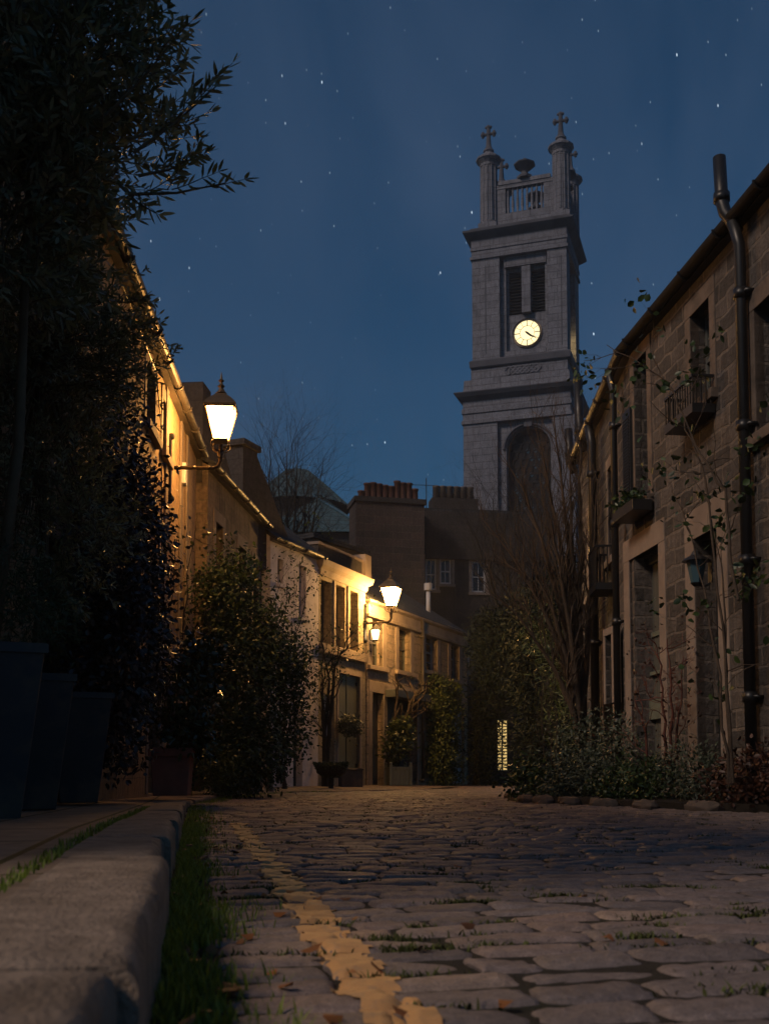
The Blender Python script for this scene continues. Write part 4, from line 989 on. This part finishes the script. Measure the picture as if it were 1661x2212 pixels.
olive('middle olive tree with smaller grey leaves, below the tall one',p2,[(C3(90,760,6.9),(.52,.6,.55)),(C3(180,740,6.9),(.26,.4,.32)),(C3(40,950,6.9),(.5,.6,.6)),(C3(230,810,6.9),(.22,.35,.22)),(C3(100,1130,6.9),(.45,.5,.45)),(C3(60,640,7.1),(.42,.5,.36))],1050,22,[(C3(230,720,6.9),C3(345,690,6.9)),(C3(240,650,6.9),C3(330,645,6.9)),(C3(60,1290,6.6),C3(130,1330,6.5))],.05)
# purple-black climber on the wall behind planters
bush('dark_climber','near black small leaved climber filling the wall behind the farthest planter','climber',
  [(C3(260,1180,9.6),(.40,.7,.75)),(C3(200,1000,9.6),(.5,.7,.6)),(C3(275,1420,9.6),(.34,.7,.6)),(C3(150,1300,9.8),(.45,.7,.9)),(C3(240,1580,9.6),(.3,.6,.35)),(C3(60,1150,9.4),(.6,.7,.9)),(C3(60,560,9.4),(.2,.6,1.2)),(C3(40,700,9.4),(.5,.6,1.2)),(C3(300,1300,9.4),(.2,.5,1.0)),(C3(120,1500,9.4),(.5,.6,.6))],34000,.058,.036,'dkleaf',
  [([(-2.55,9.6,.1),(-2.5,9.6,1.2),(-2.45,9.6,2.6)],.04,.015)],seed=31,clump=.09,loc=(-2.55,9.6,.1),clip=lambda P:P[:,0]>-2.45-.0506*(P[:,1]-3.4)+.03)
# needle tufts in the nearest planter
bush('juniper','feathery juniper tuft spilling over the nearest planter','shrub',[(C3(60,1310,5.6),(.24,.3,.22)),(C3(20,1240,5.6),(.2,.3,.2))],2600,.06,.006,'ivy',[([(-2.0,5.5,pz+.8),(-1.98,5.5,1.3)],.015,.006)],seed=33,clump=.05,loc=(-1.98,5.5,pz+.8))
# ------------------------------------------------------------------ terracotta pot with camellia
tp=thing('terracotta_pot','large square terracotta pot on the pavement under the lit lantern','pot',(-2.33,12.0,.115),R(4))
mb=MB(); vs=[];fs=[]; pf=[(.185,0),(.21,.42),(.235,.425),(.24,.50),(.225,.52),(.19,.52),(.185,.45)]
for q,z in pf: vs+=[(-q,-q,z),(q,-q,z),(q,q,z),(-q,q,z)]
for i in range(len(pf)-1):
    for k in range(4): fs.append((i*4+k,i*4+(k+1)%4,i*4+4+(k+1)%4,i*4+4+k))
fs.append((3,2,1,0)); mb.add(vs,fs); mb.build('pot',M['terra'],tp,bevel=.01)
mb=MB(); mb.quad((-.19,-.19,.46),(.19,-.19,.46),(.19,.19,.46),(-.19,.19,.46)); mb.build('soil',M['soil'],tp)
bush('camellia','glossy camellia shrub growing in the terracotta pot','shrub',[(C3(385,1500,12.0),(.32,.32,.45)),(C3(440,1430,12.2),(.22,.3,.35)),(C3(410,1590,12.0),(.28,.28,.22))],2700,.085,.045,'camel',
  [([(-2.33,12,.5),(-2.3,12,.9),(-2.28,12.0,1.5)],.02,.008),([(-2.33,12,.5),(-2.2,12.05,1.0),(-2.1,12.1,1.7)],.014,.006)],seed=41,clump=.07,per=6,loc=(-2.33,12,.56))
# rose stems climbing the lit wall
def vine(name,label,cat,stems,lm,nleaf,L,Wd,m='bark',seed=1,r0=.012,base=(0,0,0),depth=2,kids=2,sl=.5,spread=.7,up=.1):
    rg=np.random.default_rng(seed); root=thing(name,label,cat,base); mb=MB(); B=Vector(base); tips=[]
    for pts in stems:
        pts=[Vector(p)-B for p in pts]; fine=[]
        for a,b_ in zip(pts[:-1],pts[1:]):
            for k in range(5): fine.append(a.lerp(b_,k/5)+Vector(rg.normal(size=3))*.012)
        fine.append(pts[-1]); m_=len(fine); mb.tube(fine,[r0*(1-.75*i/(m_-1)) for i in range(m_)],5,False)
        for i in range(3,m_,2):
            d=(fine[i]-fine[i-1]).normalized(); s=Vector(rg.normal(size=3)); nd=(d*.6+s.normalized()*spread+Vector((0,0,up))).normalized()
            branch(mb,rg,fine[i],nd,sl*(.5+rg.random()*.8),r0*.4,depth-1,spread,up,.2,kids,tips,4)
    mb.build('stem',M[m],root,True)
    if nleaf and tips:
        k=rg.integers(0,len(tips),nleaf); P=np.array([tuple(tips[i][0]) for i in k])+rg.normal(size=(nleaf,3))*.06
        leafmesh('foliage',P,rdir(rg,nleaf)+np.array([0,0,-.3]),rdir(rg,nleaf)+np.array([0,0,.6]),L*(.6+.8*rg.random(nleaf)),Wd*(.6+.8*rg.random(nleaf)),rg.random(nleaf),M[lm],root)
    return root
vine('climbing_rose','thin leafy rose stems climbing the lit orange wall above the camellia','climber',[[C3(360,1600,12.8),C3(365,1350,12.9),C3(385,1150,13.0)],[C3(365,1600,12.8),C3(400,1330,13.2),C3(425,1120,13.5)],[C3(360,1600,12.8),C3(355,1250,12.7)]],'lemon',240,.06,.034,'bark',51,.011,tuple(C3(360,1700,12.8)))
# ------------------------------------------------------------------ big climber on the second house
zmid=lambda px,py,Y:C3(px,py,Y)
bush('large_climber','big dense dark green climber bulging over the pavement left of the white house','climber',
  [(C3(510,1480,16.6),(.50,.8,.95)),(C3(490,1310,17),(.40,.8,.5)),(C3(545,1620,16.8),(.55,.8,.6)),(C3(580,1400,17.2),(.42,.7,.7)),(C3(635,1440,17.6),(.28,.5,.38)),(C3(500,1640,16.2),(.5,.7,.5)),(C3(620,1560,17.6),(.30,.5,.6)),(C3(460,1270,17),(.2,.6,.3)),(C3(520,1240,17.2),(.26,.6,.25))],21000,.066,.038,'ivy',
  [([(-2.4,17.2,.05),(-2.35,17.2,1.5),(-2.4,17.3,3)],.06,.02)],seed=61,clump=.135,loc=(-2.4,17.2,.05))
bush('low_shrub','pale green low shrub at the foot of the big climber','shrub',[(C3(478,1665,15.6),(.28,.35,.30))],1300,.06,.02,'lemon',None,seed=62,clump=.08,loc=tuple(C3(478,1700,15.6)))
vine('wispy_shrub','thin wispy dark shrub with open twigs in front of the white house','shrub',[[C3(600,1690,20),C3(605,1450,20),C3(620,1260,20)],[C3(605,1690,20),C3(625,1420,20),C3(660,1300,20.2)],[C3(600,1690,20),C3(590,1420,20),C3(585,1290,20)],[C3(602,1690,20),C3(640,1480,20),C3(672,1400,20)]],'ivy',1100,.055,.026,'barkd',63,.022,tuple(G(602,20,.02)),3,3,.75,.6,.15)
vine('twisted_vine','bare twisted vine stem against the white house','climber',[[G(612,21.6,.02),C3(618,1640,21.6),C3(608,1590,21.6),C3(620,1540,21.6),C3(612,1500,21.6)],[G(620,21.6,.02),C3(610,1650,21.7),C3(622,1600,21.7),C3(614,1550,21.7)]],'ivy',0,.05,.03,'bark',64,.035,tuple(G(612,21.6,.02)),1,1,.3)
mb=MB(); mb.lathe([(.06,0),(.06,.75),(.075,.77),(.075,.82),(.03,.9)],tuple(G(583,19.6,.02)),8); tag(mb.build('stone_post',M['margind']),'short stone post at the foot of the twisted vine','post')
# ------------------------------------------------------------------ plants at the golden house
vine('bare_climber','dark leafless climber trunk fanning out left of the boarded double door','climber',[[G(700,24.3,.02),C3(702,1580,24.3),C3(712,1480,24.3),C3(700,1410,24.4)],[G(704,24.3,.02),C3(712,1560,24.3),C3(725,1440,24.5),C3(745,1395,24.8)],[G(702,24.3,.02),C3(698,1520,24.2),C3(695,1430,24.2)]],'ivy',420,.06,.028,'barkd',71,.06,tuple(G(702,24.3,.02)),3,3,.6,.6,.2)
mp=thing('bowl_topiary','dark flat topped bowl shaped clipped topiary on a short stem','shrub',G(715,22.8,.0))
rg=np.random.default_rng(72); n=5200; a=rg.random(n)*2*PI; zz=rg.random(n); rr=(.12+.26*np.sqrt(zz))*np.sqrt(rg.random(n)*.35+.65); P=np.c_[rr*np.cos(a),rr*np.sin(a),.28+.30*zz]
leafmesh('foliage',P,rdir(rg,n),rdir(rg,n)+np.array([0,0,.4]),.035*(.6+.8*rg.random(n)),.02,rg.random(n)*.7,M['ivy'],mp)
mb=MB(); mb.tube([(0,0,0),(0,0,.3)],.05,7); mb.lathe([(.12,.26),(.3,.36),(.33,.5),(.2,.55)],n=12); mb.build('stem',M['barkd'],mp)
sqp=thing('square_planter','dark blue square planter in front of the boarded door','planter',G(757,24.6,.0),R(12))
mb=MB(); mb.box(-.24,.24,-.24,.24,0,.42); mb.box(-.26,.26,-.26,.26,.42,.46); mb.build('box',M['planter'],sqp,bevel=.01); MB().box(-.22,.22,-.22,.22,.462,.47).build('soil',M['soil'],sqp)
hp=YH.px(752,1568,-.25)
bush('hanging_plant','round ball of hanging foliage across the middle of the boarded door','plant',[(tuple(YH.w(hp[0],-.3,hp[1])),(.24,.30,.2))],1500,.07,.03,'bedleaf',[([tuple(YH.w(hp[0],-.3,hp[1]+.1)),tuple(YH.w(hp[0],-.05,hp[1]+.35))],.008,.008)],seed=73,clump=.06)
# tree trunk (old wisteria) leaning at the cottage
tb=TH.px(822,1695); b0=TH.w(tb[0],-.35,0)
vine('old_wisteria','thick bare leaning wisteria trunk splitting under the awning','climber',[[b0,b0+Vector((-.02,-.05,.7)),b0+Vector((.22,-.05,1.5)),b0+Vector((.42,0,2.1)),b0+Vector((.62,.25,2.5))],[b0+Vector((-.1,0,0)),b0+Vector((-.12,-.05,.9)),b0+Vector((.05,0,1.7)),b0+Vector((.12,.1,2.5))],[b0+Vector((.1,0,0)),b0+Vector((.1,-.05,.8)),b0+Vector((.4,0,1.6)),b0+Vector((.55,.1,2.3))]],'ivy',60,.06,.03,'bark',74,.085,tuple(b0),2,2,.5,.6,.25)
# sage planter with lemon tree
pb=G(860,27.6,.0); sg=thing('sage_planter_box','sage green square timber planter box beside the leaning wisteria','planter',pb,R(14))
mb=MB(); mb.box(-.25,.25,-.25,.25,.05,.46); mb.box(-.28,.28,-.28,.28,.46,.52)
mb.build('box',M['sagewood'],sg,bevel=.006)
for sx in (-1,1):
    for sy in (-1,1): MB().box(sx*.255-.035,sx*.255+.035,sy*.255-.035,sy*.255+.035,0,.57).ball((sx*.255,sy*.255,.60),.04,6).build('corner_post',M['sagewood'],sg)
MB().box(-.24,.24,-.24,.24,.525,.53).build('soil',M['soil'],sg)
bush('lemon_tree','bright green round headed potted tree in the sage planter box','tree',[((pb.x+.02,pb.y,1.25),(.34,.34,.40)),((pb.x-.05,pb.y,.95),(.36,.34,.3)),((pb.x+.1,pb.y,1.5),(.24,.25,.22))],1700,.10,.048,'lemon',[([(pb.x,pb.y,.5),(pb.x+.02,pb.y,.9),(pb.x,pb.y,1.4)],.025,.012)],seed=75,clump=.07,per=6,loc=(pb.x,pb.y,.53))
ix_=TH.px(938,1580); iw=TH.w(ix_[0],-.25,0); u_=TH.u; inn=TH.inn
bush('ivy_column','dense ivy column clothing the cottage wall between the potted tree and the pale garage door','climber',
  [(tuple(TH.w(ix_[0]+dx,-.16,z)),(.52,.42,.42)) for z in (.3,.8,1.3,1.8,2.3,2.75) for dx in (-.35,.35)],13000,.075,.05,'hedgey',[([tuple(iw),tuple(iw+Vector((0,0,2.5)))],.05,.03)],seed=76,clump=.07,loc=tuple(iw),inner=.7)
# ------------------------------------------------------------------ dark conifers at the bend, right side
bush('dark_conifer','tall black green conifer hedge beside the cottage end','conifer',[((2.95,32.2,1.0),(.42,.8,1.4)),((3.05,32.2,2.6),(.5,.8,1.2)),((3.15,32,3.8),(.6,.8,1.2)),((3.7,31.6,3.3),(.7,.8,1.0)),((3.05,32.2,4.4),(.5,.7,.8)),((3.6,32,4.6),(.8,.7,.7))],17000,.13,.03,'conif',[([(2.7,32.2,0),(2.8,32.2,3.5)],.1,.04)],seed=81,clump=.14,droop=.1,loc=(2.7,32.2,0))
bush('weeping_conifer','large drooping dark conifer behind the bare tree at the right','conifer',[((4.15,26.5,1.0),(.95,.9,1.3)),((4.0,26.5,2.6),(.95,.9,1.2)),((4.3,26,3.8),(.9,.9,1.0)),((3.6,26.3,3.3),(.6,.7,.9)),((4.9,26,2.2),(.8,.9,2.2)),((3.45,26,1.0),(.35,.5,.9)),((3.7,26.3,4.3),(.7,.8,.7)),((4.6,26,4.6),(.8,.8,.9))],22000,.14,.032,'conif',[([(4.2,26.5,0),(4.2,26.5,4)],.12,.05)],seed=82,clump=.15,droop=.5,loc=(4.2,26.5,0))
bush('bamboo','yellow green feathery clump lit behind the bare tree trunk','bamboo',[((3.05,19.2,2.2),(.25,.4,.6)),((2.85,20.3,3.0),(.25,.4,.35)),((3.2,19,1.2),(.3,.4,.6))],2200,.13,.016,'hedgey',[([(3.1,19.2,.1),(3.0,19.3,2.8)],.02,.01)],seed=83,clump=.12,loc=(3.1,19.2,.1))
# ------------------------------------------------------------------ bare trees
def baretree(name,label,base,targets,r0,m,seed,depth=3,sl=.9,kids=3,spread=.5,up=.25,n=6):
    rg=np.random.default_rng(seed); root=thing(name,label,'tree',base); B=Vector(base); mb=MB(); tw=MB()
    for tgt,bend in targets:
        t=Vector(tgt)-B; pts=[]; m_=12
        for i in range(m_+1):
            k=i/m_; p=t*k; p.z=t.z*(k**.82); p.x=t.x*(k**bend); pts.append(p+Vector(rg.normal(size=3))*.03*k*t.length*.15)
        rad=[r0*(1-.9*(i/m_)**.8) for i in range(m_+1)]
        mb.tube(pts,rad,7,False)
        for i in range(4,m_+1):
            for q in range(kids-1 if i<7 else kids):
                d=(pts[i]-pts[i-1]).normalized(); s=Vector(rg.normal(size=3)); s=(s-d*s.dot(d)).normalized()
                branch(tw,rg,pts[i],(d+s*spread+Vector((0,0,up))).normalized(),sl*(.5+.8*rg.random()),max(rad[i]*.55,.006),depth-1,spread,up,.16,2,None,4)
    mb.build('trunk',M[m],root,True); tw.build('twigs',M[m],root,True); return root
bt=(2.95,16.4,.1)
baretree('bare_tree','leafless vase shaped tree fanning up in front of the tower, trunk by the right cottage',bt,[(C3(1045,1125,16.0),1.9),(C3(1105,1010,16),1.8),(C3(1160,930,16.2),1.6),(C3(1195,900,16.4),1.5),(C3(1225,960,16.3),1.5),(C3(1255,930,16.3),1.3),(C3(1290,1060,16.0),1.2),(C3(1075,1290,15.8),2.0),(C3(1130,1180,15.8),1.8),(C3(1175,1080,15.6),1.6)],.075,'bark',91,3,.62,3,.45,.3)
lt=G(622,40,0)
baretree('winter_tree','leafless dark tree silhouetted against the sky above the white house',tuple(lt),[(C3(575,990,40),1.2),(C3(600,1010,39),1.2),(C3(640,1000,40),1.1),(C3(665,1030,40.5),1.2),(C3(690,1060,40),1.3),(C3(560,1060,40),1.4),(C3(620,980,41),1.1)],.16,'barkd',92,4,2.0,3,.6,.12)
vine('red_twig_shrub','leafless red twigged climber beside the tall glazed door on the right','shrub',[[C3(1440,1700,11.9),C3(1435,1560,11.9),C3(1425,1440,11.9),C3(1415,1390,11.9)],[C3(1450,1700,11.9),C3(1465,1540,11.9),C3(1475,1420,11.9)],[C3(1445,1700,11.9),C3(1450,1500,11.8),C3(1440,1380,11.8)],[C3(1400,1690,12),C3(1395,1580,12),C3(1370,1500,12)]],'redleaf',160,.05,.03,'redtwig',93,.020,tuple(G(1442,11.9,.1)),3,3,.4,.7,.05)
vine('wall_rose','leafy rose sprawling over the near right house above the porch lamp','climber',[[C3(1575,1690,9.8),C3(1570,1450,9.9),C3(1560,1250,9.9),C3(1530,1090,10.2)],[C3(1580,1690,9.8),C3(1560,1350,9.9),C3(1520,1030,10.2),C3(1475,900,10.6),C3(1415,780,11.2)],[C3(1570,1690,9.8),C3(1545,1400,10),C3(1500,1180,10.4),C3(1460,1080,10.8)],[C3(1590,1300,9.5),C3(1560,1060,9.9),C3(1500,960,10.2),C3(1440,820,10.9),C3(1310,745,11.6)]],'ivy',420,.075,.05,'bark',94,.016,tuple(G(1575,9.8,.1)),2,2,.5,.7,.1)
# ------------------------------------------------------------------ shrubs in the right bed
def rb(px,py,Y): return C3(px,py,Y)
bush('spurge','dark leafy mound at the near lane corner of the right bed','shrub',[(rb(1150,1690,14.2),(.30,.35,.26)),(rb(1175,1715,13.9),(.28,.3,.16))],2000,.07,.035,'ivy',None,seed=101,clump=.07,loc=(1.98,14.2,.05))
bush('silver_shrub','pale grey green rounded shrub in the middle of the right bed','shrub',[(rb(1245,1675,13.4),(.36,.4,.33)),(rb(1290,1690,13.2),(.3,.35,.25)),(rb(1215,1700,13.3),(.28,.3,.2))],4200,.045,.020,'bedleaf',None,seed=102,clump=.06,loc=(2.35,13.4,.05))
bush('tall_shrub','tall loose shrub against the foot of the right downpipes','shrub',[(rb(1285,1600,14.2),(.40,.4,.42)),(rb(1330,1620,13.6),(.3,.4,.35)),(rb(1240,1620,14.8),(.3,.4,.3))],2600,.06,.024,'bedleaf',[([(2.7,14.2,.1),(2.75,14.2,.9)],.02,.01)],seed=103,clump=.10,loc=(2.7,14.2,.05))
bush('green_mound','low dark green mound under the tall glazed door','shrub',[(rb(1370,1690,12.2),(.36,.4,.26)),(rb(1330,1710,12.2),(.25,.3,.16)),(rb(1420,1695,11.8),(.3,.35,.26))],2600,.055,.028,'ivy',None,seed=104,clump=.07,loc=(2.85,12.1,.05))
bush('heather','fluffy grey heather below the red twigged climber','shrub',[(rb(1480,1660,11.4),(.30,.35,.25)),(rb(1530,1680,11.1),(.3,.3,.24))],2400,.05,.016,'bedleaf',None,seed=105,clump=.07,loc=(3.2,11.3,.05))
bush('russet_shrub','russet leaved shrub at the right edge of the picture','shrub',[(rb(1630,1675,10.4),(.35,.4,.26)),(rb(1580,1700,10.6),(.25,.3,.2)),(rb(1680,1680,10.2),(.3,.4,.25))],2400,.055,.030,'redleaf',None,seed=106,clump=.07,loc=(3.6,10.4,.05))
vine('broom','bare brown upright stems rising behind the bed by the dark conifer','shrub',[[G(1195,15.2,.1),C3(1190,1600,15.2),C3(1165,1530,15.2)],[G(1200,15.2,.1),C3(1200,1600,15.2),C3(1200,1520,15.2)],[G(1205,15.2,.1),C3(1210,1600,15.2),C3(1228,1540,15.2)],[G(1198,15.2,.1),C3(1180,1640,15.2),C3(1160,1580,15.2)]],'ivy',0,.05,.03,'bark',107,.012,tuple(G(1200,15.2,.1)),3,4,.5,.35,.4)
# window box plants on the right house
wb=thing('window_box','iron window box with trailing plants under the shuttered window','window box',R1.w(o6[0][0]-.1,-.17,o6[0][2]-.22),R1.rz)
mb=MB(); wL=o6[0][1]-o6[0][0]+.3; mb.box(0,wL,-.12,.14,0,.14); mb.build('box',M['iron'],wb,bevel=.008)
rg=np.random.default_rng(108); n=260; P=np.c_[rg.random(n)*wL,rg.normal(size=n)*.09,.15+np.abs(rg.normal(size=n))*.1]
leafmesh('foliage',P,rdir(rg,n),rdir(rg,n)+np.array([0,0,.6]),.08*(.6+.6*rg.random(n)),.04,rg.random(n),M['ivy'],wb)
for i,(o,lb) in enumerate(((o2[0],'green window box with grassy plants on the sooty house near the lantern'),(o2[2],'small window box under the last window of the sooty house'))):
    q=thing('flower_box',lb,'window box',L2.w(o[0]-.05,-.10,o[2]-.36),L2.rz,'flower boxes on the sooty house')
    MB().stack(0,o[1]-o[0]+.1,-.28,-.02,[(0,-.03),(.22,0)]).build('box',M['framed'],q)
    n=160; P=np.c_[rg.random(n)*.55,-.15+rg.normal(size=n)*.05,.2+np.abs(rg.normal(size=n))*.04]; leafmesh('foliage',P,rdir(rg,n)*.6+np.array([0,0,1.]),rdir(rg,n),.26*(.5+.6*rg.random(n)),.012,rg.random(n),M['ivy'],q)
# rough edging stones along the bed
for i,(x,y) in enumerate([(2.62,11.0),(2.33,11.65),(2.08,12.3),(1.87,12.95),(1.78,13.7),(1.76,14.5),(1.80,15.3),(3.05,10.45)]):
    rg=np.random.default_rng(120+i); mb=MB(); mb.lathe([(.05,0),(.13,.0),(.14,.05),(.11,.09),(.04,.105)],n=9)
    mb.v=[(a*1.5+rg.normal()*.012,b_*.8+rg.normal()*.012,c+rg.normal()*.008) for a,b_,c in mb.v]
    o=mb.build('edging_stone',M['squaredm'],None,False,.01); o.location=(x,y,-.01); o.rotation_euler=(0,0,R(110)+rg.normal()*.3)
    tag(o,'rough low stone edging the right planting bed along the lane','stone','stones edging the right planting bed')

# ------------------------------------------------------------------ thin haze, added for a faint halo round the lamps
def hazef(t):
    nd=t.nt.nodes.new('ShaderNodeVolumePrincipled'); nd.inputs['Density'].default_value=HAZE; nd.inputs['Color'].default_value=(.9,.93,1,1); nd.inputs['Anisotropy'].default_value=.3
    out=t.nt.nodes.new('ShaderNodeOutputMaterial'); t.nt.links.new(nd.outputs[0],out.inputs['Volume']); return None
HAZE=.0008
hm=bpy.data.materials.new('halo_haze'); hm.use_nodes=True; hm.node_tree.nodes.clear(); hazef(NT(hm.node_tree))
tag(MB().box(-70,80,-8,150,-1.1,54).build('haze',hm),kind='stuff')
C_.volume_bounces=0; C_.volume_step_rate=4; C_.volume_max_steps=64

dk=G(1150,33,0)
baretree('thicket_tree','dark leafless tree veiling the foot of the tower with fine twigs',tuple(dk),[(C3(1010,1120,33),1.4),(C3(1060,1080,33),1.3),(C3(1110,1100,32.5),1.2),(C3(1150,1060,33),1.1),(C3(1200,1110,33.5),1.2),(C3(1030,1200,33),1.5),(C3(1240,1180,33),1.4),(C3(1090,1190,33),1.3)],.10,'barkd',95,4,1.7,3,.65,.12)
